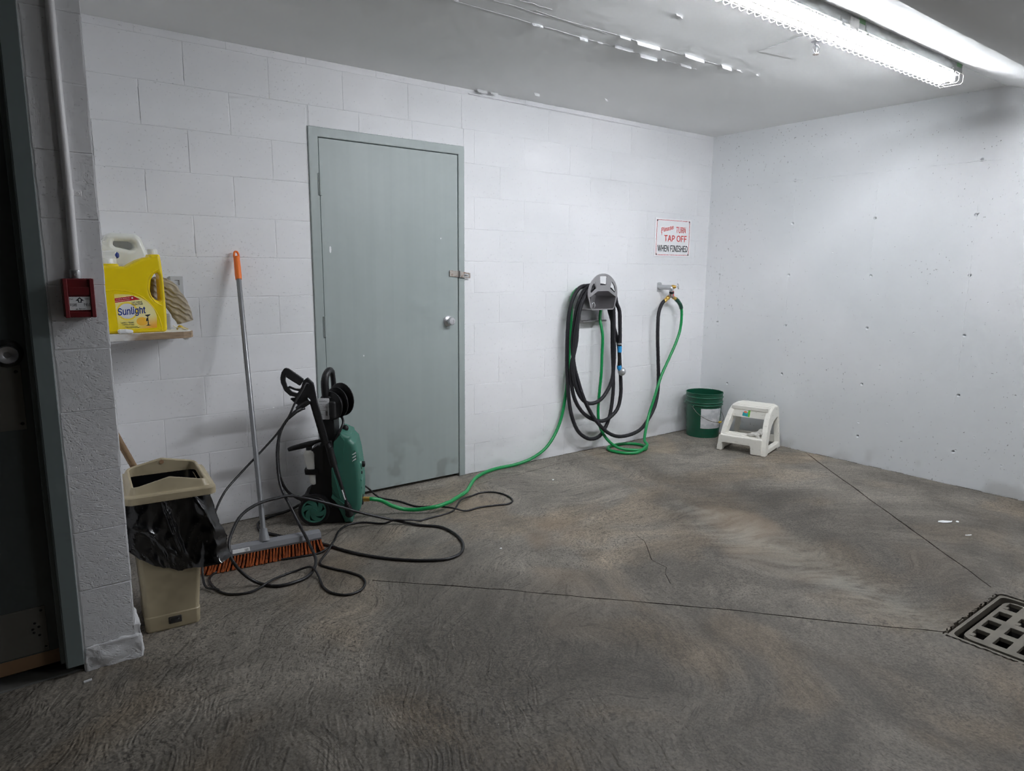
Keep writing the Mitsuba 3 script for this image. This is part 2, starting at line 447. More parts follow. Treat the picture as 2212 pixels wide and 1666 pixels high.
def lay(P, r, over=(), own=False, per=7, ease=0.09):
    """The dense line of a hose along P, lifted where it crosses the earlier lines in over (pairs of line and radius), or itself."""
    S = spline(P, per)
    others = list(over)
    arc = np.r_[0, np.cumsum(np.linalg.norm(np.diff(S, axis=0), axis=1))]
    up = np.zeros(len(S))
    for i in range(len(S)):
        cand = [(Q, q, None) for Q, q in others]
        if own:
            j = np.nonzero(arc < arc[i] - 0.15)[0]
            if len(j):
                cand.append((S[j] + np.c_[np.zeros((len(j), 2)), up[j]], r, None))
        for Q, q, _ in cand:
            d = np.hypot(Q[:, 0] - S[i, 0], Q[:, 1] - S[i, 1])
            k = np.argmin(d)
            if d[k] < (r + q) * 1.4 and abs(Q[k, 2] - S[i, 2]) < (r + q) * 1.05:
                up[i] = max(up[i], Q[k, 2] + (r + q) * 1.05 - S[i, 2])
    out = up.copy()
    for i in np.nonzero(up > 0)[0]:
        w = np.abs(arc - arc[i]) / ease
        out = np.maximum(out, np.where(w < 1, up[i] * (0.5 + 0.5 * np.cos(np.pi * np.clip(w, 0, 1))), 0))
    S[:, 2] += out
    return S


def loft(rings, cap0=True, cap1=True):
    R = np.asarray(rings, float)
    k, n = R.shape[:2]
    V = R.reshape(-1, 3)
    F = []
    for i in range(k - 1):
        for j in range(n):
            j2 = (j + 1) % n
            F += [(i * n + j, i * n + j2, (i + 1) * n + j2), (i * n + j, (i + 1) * n + j2, (i + 1) * n + j)]
    extra = []
    for cap, row, flip in ((cap0, 0, True), (cap1, k - 1, False)):
        if cap:
            c = len(V) + len(extra)
            extra.append(R[row].mean(0))
            for j in range(n):
                j2 = (j + 1) % n
                F.append((c, row * n + j2, row * n + j) if flip else (c, row * n + j, row * n + j2))
    if extra:
        V = np.vstack([V, extra])
    return trimesh.Trimesh(V, F, process=False)


def cat_(*ms):
    return trimesh.util.concatenate([tm(m) if hasattr(m, 'to_mesh') else m for m in ms])


def text_in(text, x0, x1, z0, z1, y, depth=0.0008, bold=True, skew=0.0, rot=0.0):
    """Lettering filling the rectangle x0..x1, z0..z1 on a surface that faces -y at y."""
    m = meshkit.text_mesh(text, 0.05, 0.001, bold)
    lo, hi = m.bounds
    v = m.vertices.copy()
    v = (v - lo) / np.maximum(hi - lo, 1e-9)
    v[:, 0] += skew * v[:, 1]
    w, h = x1 - x0, z1 - z0
    q = np.stack([v[:, 0] * w, v[:, 1] * h], 1)
    if rot:
        c, s = math.cos(rot), math.sin(rot)
        q = q @ np.array([[c, s], [-s, c]])
    m.vertices = np.stack([x0 + q[:, 0], y - v[:, 2] * depth, z0 + q[:, 1]], 1)
    return m


def flat(poly, y, depth=0.0008, holes=()):
    """A thin sticker with outline poly in (x, z), facing -y, its back at y."""
    return xzx(cs(poly, holes).extrude(depth), y)


def circ(x, z, r, n=32, rz=None):
    return [(x + r * math.cos(2 * math.pi * i / n), z + (rz or r) * math.sin(2 * math.pi * i / n)) for i in range(n)]


# ================================================================= THE ROOM
H = 0.2032
CEIL = 2.475

# ---- floor slab with its cut joints and the drain pit
def groove(pts, w, d, jit=0.003, step=0.08):
    out = []
    P = [np.array(p, float) for p in pts]
    Q = []
    for a, b in zip(P[:-1], P[1:]):
        L = np.linalg.norm(b - a)
        k = max(1, int(L / step))
        for i in range(k):
            Q.append(a + (b - a) * i / k)
    Q.append(P[-1])
    Q = [q + np.array([rng.uniform(-jit, jit), rng.uniform(-jit, jit)]) for q in Q]
    for a, b in zip(Q[:-1], Q[1:]):
        t = (b - a) / np.linalg.norm(b - a)
        nrm = np.array([-t[1], t[0]]) * (w / 2) * rng.uniform(0.7, 1.3)
        a2, b2 = a - t * w * 0.4, b + t * w * 0.4
        out.append(hull([(*(a2 + s * nrm), z) for s in (-1, 1) for z in (-d, 0.02)] + [(*(b2 + s * nrm), z) for s in (-1, 1) for z in (-d, 0.02)]))
    return Manifold.batch_boolean(out, m3.OpType.Add)


DX0, DX1, DY0, DY1 = -2.093, -1.580, -3.350, -2.842
slab = Manifold.cube([9.2, 9.6, 0.4]).translate([-8.6, -9.0, -0.4])
slab = slab - groove([(-0.036, -1.044), (-0.8, -1.935), (-1.515, -2.775)], 0.008, 0.012)
slab = slab - groove([(-3.70, -1.10), (-3.263, -1.537), (-2.86, -1.975), (-2.608, -2.246), (-2.38, -2.515), (-2.105, -2.822)], 0.006, 0.010)
slab = slab - groove([(-2.604, -0.235), (-2.185, -0.205), (-1.574, -0.15), (-0.815, -0.145), (-0.438, -0.16)], 0.004, 0.008, 0.004)
slab = slab - groove([(-0.006, -0.90), (-0.006, -1.30), (-0.004, -1.9), (-0.006, -2.45)], 0.010, 0.012, 0.004, 0.05)
slab = slab - groove([(-2.46, -0.008), (-2.0, -0.005), (-1.2, -0.007), (-0.05, -0.006)], 0.009, 0.010, 0.004, 0.05)
slab = slab - groove([(-4.4, -0.006), (-3.5, -0.006)], 0.010, 0.010, 0.004, 0.05)
slab = slab - groove([(-2.328, -1.432), (-2.406, -1.565), (-2.50, -1.70), (-2.541, -1.772), (-2.66, -1.90)], 0.003, 0.006, 0.02, 0.06)
_pit = cs([(DX0 - 0.028, DY0 - 0.02), (DX1 + 0.03, DY0 - 0.02), (DX1 + 0.03, DY1 + 0.022), (DX0 - 0.028, DY1 + 0.022)])
slab = slab - rnd(_pit, 0.03).extrude(0.5).translate([0, 0, -0.3])
_rag = []
for i in range(26):                                        # the broken rim of the drain opening
    t = i / 25
    _rag.append(hull([(DX0 - 0.028 + t * 0.53 + rng.uniform(-0.02, 0.02), DY1 + 0.022 + rng.uniform(-0.004, 0.012), z) for z in (-0.02, 0.02) for _ in range(4)]))
    _rag.append(hull([(DX0 - 0.028 + rng.uniform(-0.020, 0.004), DY1 - t * 0.5 + rng.uniform(-0.02, 0.02), z) for z in (-0.02, 0.02) for _ in range(4)]))
slab = slab - Manifold.batch_boolean([r for r in _rag if not r.is_empty()], m3.OpType.Add)
put('floor', tm(slab), 'm_floor', label='brown-grey brushed concrete floor with cut joints running to the drain', cat='floor', kind='structure')


# ---- block walls
def block_mesh(x0, x1, z0, z1, depth, proud, ch=0.0022, seed=0, flush=0.4):
    """A block's face part in (x, z): its front at -proud, its arrises uneven: worn back in places, in others painted over until hardly a line is left."""
    r = random.Random(seed)
    nx = max(3, int(round((x1 - x0) / 0.045)))
    nz = 5
    def edge(n):
        a, b, f = r.uniform(0, 9), r.uniform(0.5, 1.1), r.random() < flush
        return [(0.10 if f else 1.0) * max(0.12, 0.35 + 1.5 * (meshkit.noise(np.array([a + b * i, 0.0, 0.0]), seed % 997) - 0.25)) for i in range(n)]
    eb, er, et, el = edge(nx), edge(nz), edge(nx), edge(nz)
    def ring(k):
        P = [(x0 + (x1 - x0) * i / nx, z0 + k * eb[i]) for i in range(nx)]
        P += [(x1 - k * er[i], z0 + (z1 - z0) * i / nz) for i in range(nz)]
        P += [(x1 - (x1 - x0) * i / nx, z1 - k * et[i]) for i in range(nx)]
        P += [(x0 + k * el[i], z1 - (z1 - z0) * i / nz) for i in range(nz)]
        P = np.array(P)
        if k > 0.0015:
            P[0, 0] += k * el[-1]; P[nx, 1] += k * eb[-1]; P[nx + nz, 0] -= k * er[-1]; P[2 * nx + nz, 1] -= k * et[-1]
        return P
    a, b, c = ring(0.0004), ring(ch * 0.45), ring(ch)
    rings = [np.c_[a[:, 0], np.full(len(a), depth), a[:, 1]], np.c_[a[:, 0], np.full(len(a), -proud + 0.0016), a[:, 1]], np.c_[b[:, 0], np.full(len(b), -proud + 0.0010), b[:, 1]], np.c_[c[:, 0], np.full(len(c), -proud), c[:, 1]]]
    return loft(rings, cap0=False)


BACK = 0.0014      # the mortar lies this far behind the nominal wall face


def course(parent, rows, M, gap=0.003):
    """rows: lists of (u0, u1, z0, z1) block rectangles; M takes the (x, y, z) of a wall facing -y to its place."""
    for i, (u0, u1, z0, z1) in enumerate(rows):
        if u1 - u0 < 0.02 or z1 - z0 < 0.015:
            continue
        far = parent == 'wall_back' and u0 > -2.6
        g = 0.0 if far else gap / 2
        m = block_mesh(u0 + g * 0.4, u1 - g * 0.4, z0 + g * 0.4, z1 - g * 0.4, BACK + 0.002, rng.uniform(0.0, 0.0007) + (0.0008 if parent == 'wall_left' else 0.0), 0.0034 if far else 0.0052, rng.randrange(10**6), 0.5 if far else 0.15)
        if M is not None:
            m = xf(m, M)
        put(parent + '__block', m, 'm_block', smooth=25)


FX0, FX1, FZ1 = -3.491, -2.486, 2.128      # the frame of the far door, outside
left, right = -4.297, -2.4064
rows = []
open_joints = []
for i in range(0, 13):                      # course i hangs below joint i (joint 0 = ceiling, joint 13 = floor)
    z1 = CEIL if i == 0 else (13 - i) * H
    z0 = (12 - i) * H
    odd = i % 2 == 1
    if i == 0:
        lj = [left + k * H for k in (0, 2, 4, 6)] + [-2.62] + [right + k * H for k in (2, 4, 6, 8, 10)]
    elif i == 1:
        lj = [left + k * H for k in (1, 3, 5, 7)] + [-2.50] + [right + k * H for k in (1, 3, 5, 7, 9, 11)]
    elif i == 2:
        lj = [left + k * H for k in (0, 2, 4)] + [-3.19, -2.85] + [right + k * H for k in (0, 2, 4, 6, 8, 10)]
    else:
        lj = [left + k * H for k in ((-1, 1, 3) if odd else (0, 2, 4))] + [right + k * H for k in ((-1, 1, 3, 5, 7, 9, 11) if odd else (0, 2, 4, 6, 8, 10))]
    xs = sorted({round(x, 4) for x in lj if -4.64 < x < -0.02})
    xs = [-4.645] + xs + [0.0]
    for a, b in zip(xs[:-1], xs[1:]):
        if z0 >= FZ1:
            rows.append((a, b, z0, z1))
        elif z1 > FZ1:                      # the course that the door frame's top cuts into
            for u0, u1 in ((a, min(b, FX0)), (max(a, FX1), b)):
                if u1 > u0:
                    rows.append((u0, u1, z0, z1))
            u0, u1 = max(a, FX0), min(b, FX1)
            if u1 > u0:
                rows.append((u0, u1, FZ1, z1))
        else:
            for u0, u1 in ((a, min(b, FX0)), (max(a, FX1), b)):
                if u1 > u0:
                    rows.append((u0, u1, z0, z1))
back = Manifold.cube([FX0 + 4.9, 0.3, CEIL + 0.05]).translate([-4.9, BACK, -0.05])
back = back + Manifold.cube([0.25 - FX1, 0.3, CEIL + 0.05]).translate([FX1, BACK, -0.05])
back = back + Manifold.cube([FX1 - FX0 + 0.02, 0.3, CEIL - FZ1]).translate([FX0 - 0.01, BACK, FZ1])
# head joints that have opened into dark cracks
cracks = [(-4.094, 2.26, 2.37), (-4.297, 2.05, 2.20), (-4.50, 1.84, 2.02), (-4.094, 1.84, 2.02), (-4.297, 1.73, 1.80), (-4.094, 1.44, 1.53), (-4.094, 1.06, 1.18), (-4.094, 0.265, 0.345),
          (-2.4064, 1.435, 1.50), (-2.4064, 0.84, 0.98), (-2.203, 2.29, 2.42)]
for x, z0, z1 in cracks:
    back = back - Manifold.cube([0.0036, 0.06, z1 - z0]).translate([x - 0.0018, -0.01, z0])
put('wall_back', tm(back), 'm_mortar', label='white painted concrete block wall with the far door, the hose hanger and the tap', cat='wall', kind='structure')
course('wall_back', rows, None)

# ---- right wall: poured concrete with form-tie holes and bug holes
wb = Manifold.cube([0.3, 9.3, 2.9]).translate([0, -9.0, -0.05])
ties = [(-0.77, 1.737), (-0.77, 1.348), (-0.772, 0.96), (-0.774, 0.577), (-1.387, 1.743), (-1.395, 1.351), (-1.404, 0.985), (-1.404, 0.582), (-1.409, 0.199),
        (-2.004, 2.062), (-2.006, 1.733), (-2.011, 1.359), (-2.02, 0.981), (-2.026, 0.594), (-2.034, 0.22), (-0.766, 2.054), (-0.136, 1.346), (-0.141, 0.947), (-0.277, 0.432)]
cut = []
for y, z in ties:
    cut.append(Manifold.cylinder(0.014, 0.013, 0.006, 14).rotate([0, 90, 0]).translate([-0.002, y, z]))
    cut.append(Manifold.cylinder(0.03, 0.0045, 0.0045, 10).rotate([0, 90, 0]).translate([-0.002, y + rng.uniform(-0.003, 0.003), z]))
for i in range(170):
    y, z = -rng.uniform(0.05, 2.45) ** 1.0, rng.uniform(0.05, 2.4)
    r = rng.choice([0.0025, 0.003, 0.0035, 0.004, 0.006])
    cut.append(Manifold.sphere(1.0, 8).scale([0.004, r * rng.uniform(0.8, 1.6), r]).rotate([rng.uniform(-40, 40), 0, 0]).translate([0, y, z]))
wb = wb - Manifold.batch_boolean(cut, m3.OpType.Add)
ridge = []
for (y, z0, z1) in ((-0.77, 0.95, 2.05), (-1.385, 1.2, 2.03), (-2.008, 0.55, 1.95), (-0.138, 0.8, 1.5)):   # fins between form panels
    n_ = int((z1 - z0) / 0.05)
    for i in range(n_):
        if rng.random() < 0.72:
            ridge.append(cb(-0.0014 * rng.uniform(0.4, 1), 0.01, y - 0.003, y + 0.003, z0 + i * 0.05, z0 + (i + 1) * 0.05 - rng.uniform(0, 0.02), 0.001))
for i in range(44):
    y = -0.35 - i * 0.04
    if rng.random() < 0.75:
        ridge.append(cb(-0.0022 * rng.uniform(0.3, 1), 0.01, y - 0.037, y, 2.052 + rng.uniform(-0.003, 0.003), 2.059 + rng.uniform(-0.002, 0.003), 0.001))
wb = wb + Manifold.batch_boolean(ridge, m3.OpType.Add)
put('wall_right', tm(wb), 'm_wallb', label='white painted poured concrete wall on the right, dotted with tie holes', cat='wall', kind='structure')

# ---- near wall at the left with its end pier and the dark door
PY, PX = -1.165, -4.640        # the pier's face and its free edge
DFX = -4.802                   # outer edge of the dark door's frame
near = Manifold.cube([abs(DFX - PX) - BACK, 1.30, 2.75]).translate([DFX, PY + BACK, -0.05])
near = near + Manifold.cube([2.6, 0.3, 2.75]).translate([-8.4, PY + BACK, -0.05]) + Manifold.cube([1.02, 0.3, 0.55]).translate([-5.81, PY + BACK, 2.19])
near = near + Manifold.cube([1.2, 0.1, 2.7]).translate([-5.9, PY + 0.20, -0.05])
put('wall_left', tm(near), 'm_mortar', label='white painted block pier beside the dark door at the left edge', cat='wall', kind='structure')
PJ = [0.085 + k * 0.2045 for k in range(0, 13)]
rows = [(DFX + 0.0045, PX - 0.001, a, min(b, 2.60)) for a, b in zip(PJ[:-1], PJ[1:])]
course('wall_left', rows, mv(np.eye(4), y=PY))
M = np.eye(4); M[:3, 0], M[:3, 1], M[:3, 2], M[:3, 3] = (0, 1, 0), (-1, 0, 0), (0, 0, 1), (PX, 0, 0)   # the return, facing +x
rows = []
for k, (a, b) in enumerate(zip([0.0] + PJ[:-1], PJ)):
    ys = [PY + 0.002] + [y for y in ((-0.96, -0.56, -0.16) if k % 2 else (-0.76, -0.36))] + [-0.004]
    rows += [(u0, u1, a, min(b, CEIL)) for u0, u1 in zip(ys[:-1], ys[1:])]
course('wall_left', rows, M)
# the lumpy mortar skirt at the pier's foot
def lump(x0, x1, y0, y1, z0, z1, amp, f, seed):
    m = tm(rb(x0, x1, y0, y1, z0, z1, 0.008, 12).refine_to_length(0.012))
    d = meshkit.fbm(m.vertices * f, 3, seed) - 0.5
    m.vertices += m.vertex_normals * (d * amp)[:, None]
    return m
put('wall_left__mortar_skirt', lump(-4.800, -4.622, PY - 0.006, -1.10, -0.02, 0.088, 0.028, 28.0, 3), 'm_block', smooth=True)
put('wall_left__mortar_skirt', lump(-4.652, -4.622, PY - 0.004, -1.02, 0.02, 0.125, 0.03, 30.0, 5), 'm_block', smooth=True)

# ---- ceiling and the haunched beam
cl = Manifold.cube([9.2, 2.75, 0.2]).translate([-8.6, -2.45, CEIL]) + Manifold.cube([9.2, 6.2, 0.2]).translate([-8.6, -9.0, CEIL + 0.10])
put('ceiling', tm(cl), 'm_ceiling', label='white painted ceiling with flaking paint along its seams', cat='ceiling', kind='structure')
prof = [(-2.085, CEIL + 0.05), (-2.085, CEIL), (-2.112, CEIL - 0.006)] + [(-2.112 - t * 0.41, CEIL - 0.006 - 0.169 * t) for t in (0.33, 0.66)] + [(-2.522, 2.300), (-2.56, 2.298), (-2.640, 2.300)]
prof += [(-2.64 - 0.46 * t, 2.30 + 0.255 * t ** 1.3) for t in (0.2, 0.4, 0.6, 0.8, 1.0)] + [(-3.10, CEIL + 0.14)]
nx = 70
rings = []
for i in range(nx + 1):
    x = -8.5 + 8.5 * i / nx
    R = []
    for j, (y, z) in enumerate(prof):
        jit = 0.004 * (meshkit.noise(np.array([x * 9.0, j * 3.0, 0.0]), 4) - 0.5) * 2 if j in (5,) else 0.0
        R.append((x, y + jit, z + 0.4 * jit))
    rings.append(R)
put('trim_1', loft(rings), 'm_ceiling', smooth=20, label='white haunched ceiling beam at the upper right, beyond the lamp', cat='beam', kind='structure')


def flake(name, x, y, L, W, drop, ang, seed):
    """A curl of paint hanging from the ceiling: hinged along one edge, torn along the other."""
    r = random.Random(seed)
    n, k = 7, 4
    P = []
    tear = [W * (0.45 + 0.55 * math.sin(math.pi * (i + 0.4) / n)) * r.uniform(0.6, 1.15) for i in range(n + 1)]
    for i in range(n + 1):
        for j in range(k + 1):
            t = j / k
            P.append((L * (i / n - 0.5), -tear[i] * t * (1 - 0.3 * t), -drop * t ** 1.6 * (0.6 + 0.5 * tear[i] / W)))
    V = np.array(P); V2 = V + [0, 0, 0.0012]
    F = []
    for i in range(n):
        for j in range(k):
            a = i * (k + 1) + j; b = a + k + 1
            F += [(a, b, b + 1), (a, b + 1, a + 1)]
    F = np.array(F)
    m = trimesh.Trimesh(np.vstack([V, V2]), np.vstack([F, F[:, ::-1] + len(V)]), process=False)
    m.apply_transform(trimesh.transformations.rotation_matrix(ang, [0, 0, 1]))
    m.apply_translation([x, y, CEIL - 0.0012])
    put(name, m, 'm_flake', smooth=True)


for i, (x, y, L, W, d, a) in enumerate([(-2.839, -1.152, 0.10, 0.03, 0.016, -0.1), (-2.545, -1.144, 0.08, 0.03, 0.018, -0.1), (-2.44, -1.15, 0.06, 0.02, 0.01, 0), (-2.298, -1.172, 0.20, 0.035, 0.022, -0.05), (-2.095, -1.152, 0.22, 0.04, 0.026, 0),
        (-1.99, -1.165, 0.06, 0.03, 0.015, 0), (-1.816, -1.167, 0.16, 0.03, 0.018, 0.05), (-2.399, -1.278, 0.12, 0.025, 0.014, 0), (-2.235, -1.278, 0.26, 0.035, 0.024, -0.05), (-1.896, -1.290, 0.26, 0.035, 0.024, 0.03), (-1.627, -1.292, 0.16, 0.04, 0.026, 0.05),
        (-1.51, -1.29, 0.07, 0.02, 0.01, 0), (-1.35, -1.30, 0.05, 0.02, 0.01, 0), (-1.62, -0.36, 0.06, 0.03, 0.018, 0.4), (-2.06, -0.19, 0.08, 0.03, 0.02, 0.1), (-2.37, -0.035, 0.12, 0.03, 0.02, 0.0), (-2.28, -0.035, 0.1, 0.03, 0.016, 0.0), (-3.30, -1.17, 0.08, 0.02, 0.01, 0.0), (-2.42, -1.62, 0.1, 0.02, 0.008, 0.2)]):
    flake('ceiling__paint_flake', x, y, L * 0.62, W * 0.9, d * 1.0, a, 40 + i)
for (x0, x1, y) in ((-3.6, -2.5, -1.262), (-2.95, -1.45, -1.275), (-3.3, -1.7, -1.15), (-3.4, -2.9, -1.33)):            # lifted tape edges along the seam
    pts = [(x0 + (x1 - x0) * i / 14, y + rng.uniform(-0.006, 0.006), CEIL - 0.0008) for i in range(15)]
    put('ceiling__tape_edge', tube(pts, 0.0016, 6, 3), 'm_flake', smooth=True)
pl = pillow(cs([(-1.72, -1.555), (-1.44, -1.60), (-1.485, -1.90), (-1.77, -1.85)]), 0.004, 0.001, 2)
put('ceiling__patch_board', xf(pl, mv(np.eye(4), z=CEIL - 0.004)), 'm_ceiling', smooth=20)
put('trim_2', tube([(-2.45, -0.006, 2.447), (-1.6, -0.006, 2.446), (-0.9, -0.006, 2.444)], 0.004, 6, 6), 'm_block', smooth=True, label='thin painted bead running along the top of the back wall', cat='trim', kind='structure')

# ---- far door
door = Manifold.cube([1, 0.01, 1])
fr = (cb(FX0, FX0 + 0.055, -0.010, 0.12, 0.0, FZ1, 0.003) + cb(FX1 - 0.046, FX1, -0.010, 0.12, 0.0, FZ1, 0.003) + cb(FX0, FX1, -0.010, 0.12, FZ1 - 0.052, FZ1, 0.003))
fr = fr + Manifold.cube([1.0, 0.06, 2.12]).translate([FX0 + 0.002, 0.05, 0.003])
put('door_1__frame', tm(fr), 'm_door', smooth=False)
LX0, LX1, LZ0, LZ1 = FX0 + 0.0585, FX1 - 0.0485, 0.020, FZ1 - 0.055
put('door_1', tm(cb(LX0, LX1, -0.004, 0.038, LZ0, LZ1, 0.002)), 'm_door', label='grey-green painted steel door in the back wall, closed', cat='door', kind='structure')
for z in (1.826, 1.043, 0.28):
    g = Manifold.cylinder(0.118, 0.0075, 0.0075, 12).translate([FX0 + 0.0565, -0.014, z - 0.059])
    for q in range(1, 5):
        g = g - (Manifold.cylinder(0.0016, 0.009, 0.009, 12) - Manifold.cylinder(0.002, 0.0064, 0.0064, 12)).translate([FX0 + 0.0565, -0.014, z - 0.059 + q * 0.0236])
    g = g + cb(FX0 + 0.045, FX0 + 0.068, -0.0135, -0.004, z - 0.059, z + 0.059, 0.001)
    put('door_1__hinge', tm(g), 'm_door', smooth=30)
put('door_1__knob', xf(lathe([(0.0, 0.0), (0.033, 0.0), (0.034, 0.004), (0.028, 0.009), (0.015, 0.014), (0.013, 0.024), (0.019, 0.029), (0.0255, 0.036), (0.026, 0.046), (0.021, 0.054), (0.010, 0.055), (0.009, 0.053), (0.0, 0.053)], 28), axis_frame((-2.612, -0.004, 1.045), (0, -1, 0))), 'm_satin', smooth=40, label='round satin metal knob')
put('door_1__latch_plate', tm(cb(FX1 - 0.0475, FX1 - 0.040, -0.0115, 0.0, 0.98, 1.10, 0.0005)), 'm_door')
hs = pillow(rnd(cs([(-2.600, 1.365), (-2.520, 1.359), (-2.520, 1.321), (-2.600, 1.327)]), 0.004), 0.004, 0.001, 2)
put('door_1__hasp', xzx(hs, -0.007), 'm_rusty', smooth=20, label='rusty hasp leaf screwed to the door')
hs2 = pillow(rnd(cs([(-2.533, 1.360), (-2.453, 1.347), (-2.453, 1.314), (-2.533, 1.322)], [[(-2.500, 1.345), (-2.468, 1.340), (-2.463, 1.330), (-2.468, 1.321), (-2.500, 1.326)][::-1]]), 0.0015), 0.003, 0.0008, 2)
put('door_1__hasp__strap', xzx(hs2, -0.022), 'm_rusty', smooth=20)
put('door_1__hasp__staple', cat_(tube([(-2.492, -0.010, 1.334), (-2.492, -0.034, 1.334), (-2.477, -0.034, 1.333), (-2.477, -0.010, 1.333)], 0.003, 8, 4), tm(cb(-2.532, -2.527, -0.026, -0.006, 1.320, 1.362, 0.001)), tm(cb(-2.505, -2.4865, -0.0125, -0.009, 1.318, 1.350, 0.0005))), 'm_steel', smooth=30)
for i, (x, z) in enumerate([(-3.385, 1.475), (-3.20, 0.86), (-2.66, 1.56)]):
    put('door_1__paint_nick', xzx(cs(circ(x, z, 0.004 if i else 0.006, 10, 0.005 if i else 0.02)).extrude(0.0006), -0.004), 'm_label_white')

# ---- dark door at the left
LY = -1.100
f2 = cb(DFX - 0.049, DFX, PY - 0.010, PY + 0.02, 0.032, 2.20, 0.002)
f2 = f2 + cb(DFX - 0.052, DFX - 0.030, PY - 0.008, LY + 0.07, 0.032, 2.20, 0.002)
f2 = f2 + cb(DFX - 0.064, DFX - 0.045, LY - 0.034, LY - 0.006, 0.034, 2.19, 0.002)
f2 = f2 + cb(-5.82, DFX - 0.001, PY - 0.010, PY + 0.16, 2.152, 2.20, 0.002)
f2 = f2 + cb(-5.82, -5.772, PY - 0.010, PY + 0.16, 0.032, 2.20, 0.002)
put('door_2__frame', tm(f2), 'm_frame_shaded')
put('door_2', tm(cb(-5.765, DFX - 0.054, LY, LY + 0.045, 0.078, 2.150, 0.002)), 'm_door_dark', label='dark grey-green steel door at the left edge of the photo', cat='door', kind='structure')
put('door_2__bottom_rail', tm(cb(-5.764, DFX - 0.055, LY + 0.001, LY + 0.044, 0.030, 0.079, 0.001)), 'm_primer', label='rust-brown bare strip along the door foot')
def screws(pts, y, r=0.006):
    return cat_(*[xf(lathe([(0, 0.0025), (r * 0.6, 0.0022), (r, 0.0)], 10), axis_frame((x, y, z), (0, -1, 0))) for x, z in pts])
put('door_2__push_plate', tm(cb(-5.35, -4.886, LY - 0.0025, LY, 0.852, 1.062, 0.001)), 'm_plate')
put('door_2__push_plate__screw', screws([(-4.899, 1.040), (-4.897, 0.872)], LY - 0.0025, 0.0055), 'm_black', smooth=True)
put('door_2__kick_plate', tm(cb(-5.70, -4.893, LY - 0.0025, LY, 0.084, 0.246, 0.001)), 'm_plate')
put('door_2__kick_plate__screw', screws([(-4.905, 0.231), (-4.901, 0.100), (-4.925, 0.19), (-4.915, 0.175), (-4.932, 0.17), (-4.93, 0.158), (-4.915, 0.145)], LY - 0.0025, 0.0042), 'm_black', smooth=True)
put('door_2__rose', xf(lathe([(0, 0), (0.043, 0), (0.044, 0.006), (0.036, 0.012), (0.02, 0.014), (0, 0.014)], 28), axis_frame((-4.917, LY, 1.100), (0, -1, 0))), 'm_black_soft', smooth=40)
put('door_2__knob', xf(lathe([(0.013, 0.010), (0.013, 0.028), (0.022, 0.033), (0.0285, 0.042), (0.029, 0.052), (0.026, 0.060), (0.016, 0.058), (0.010, 0.056), (0.010, 0.052), (0, 0.052)], 30), axis_frame((-4.917, LY, 1.100), (0, -1, 0))), 'm_steel', smooth=40, label='bright round metal knob')
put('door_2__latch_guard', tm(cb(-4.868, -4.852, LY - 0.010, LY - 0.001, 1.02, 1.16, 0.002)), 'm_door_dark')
put('trim_3', lump(-5.76, -4.79, -1.150, -1.045, -0.02, 0.005, 0.006, 18.0, 9), 'm_sill', smooth=True, label='worn concrete sill under the dark door', cat='sill', kind='structure')

# ================================================================= THE LAMP
def straight(a, b, r, n=8):
    return tube([a, b], r, n, smooth=False)


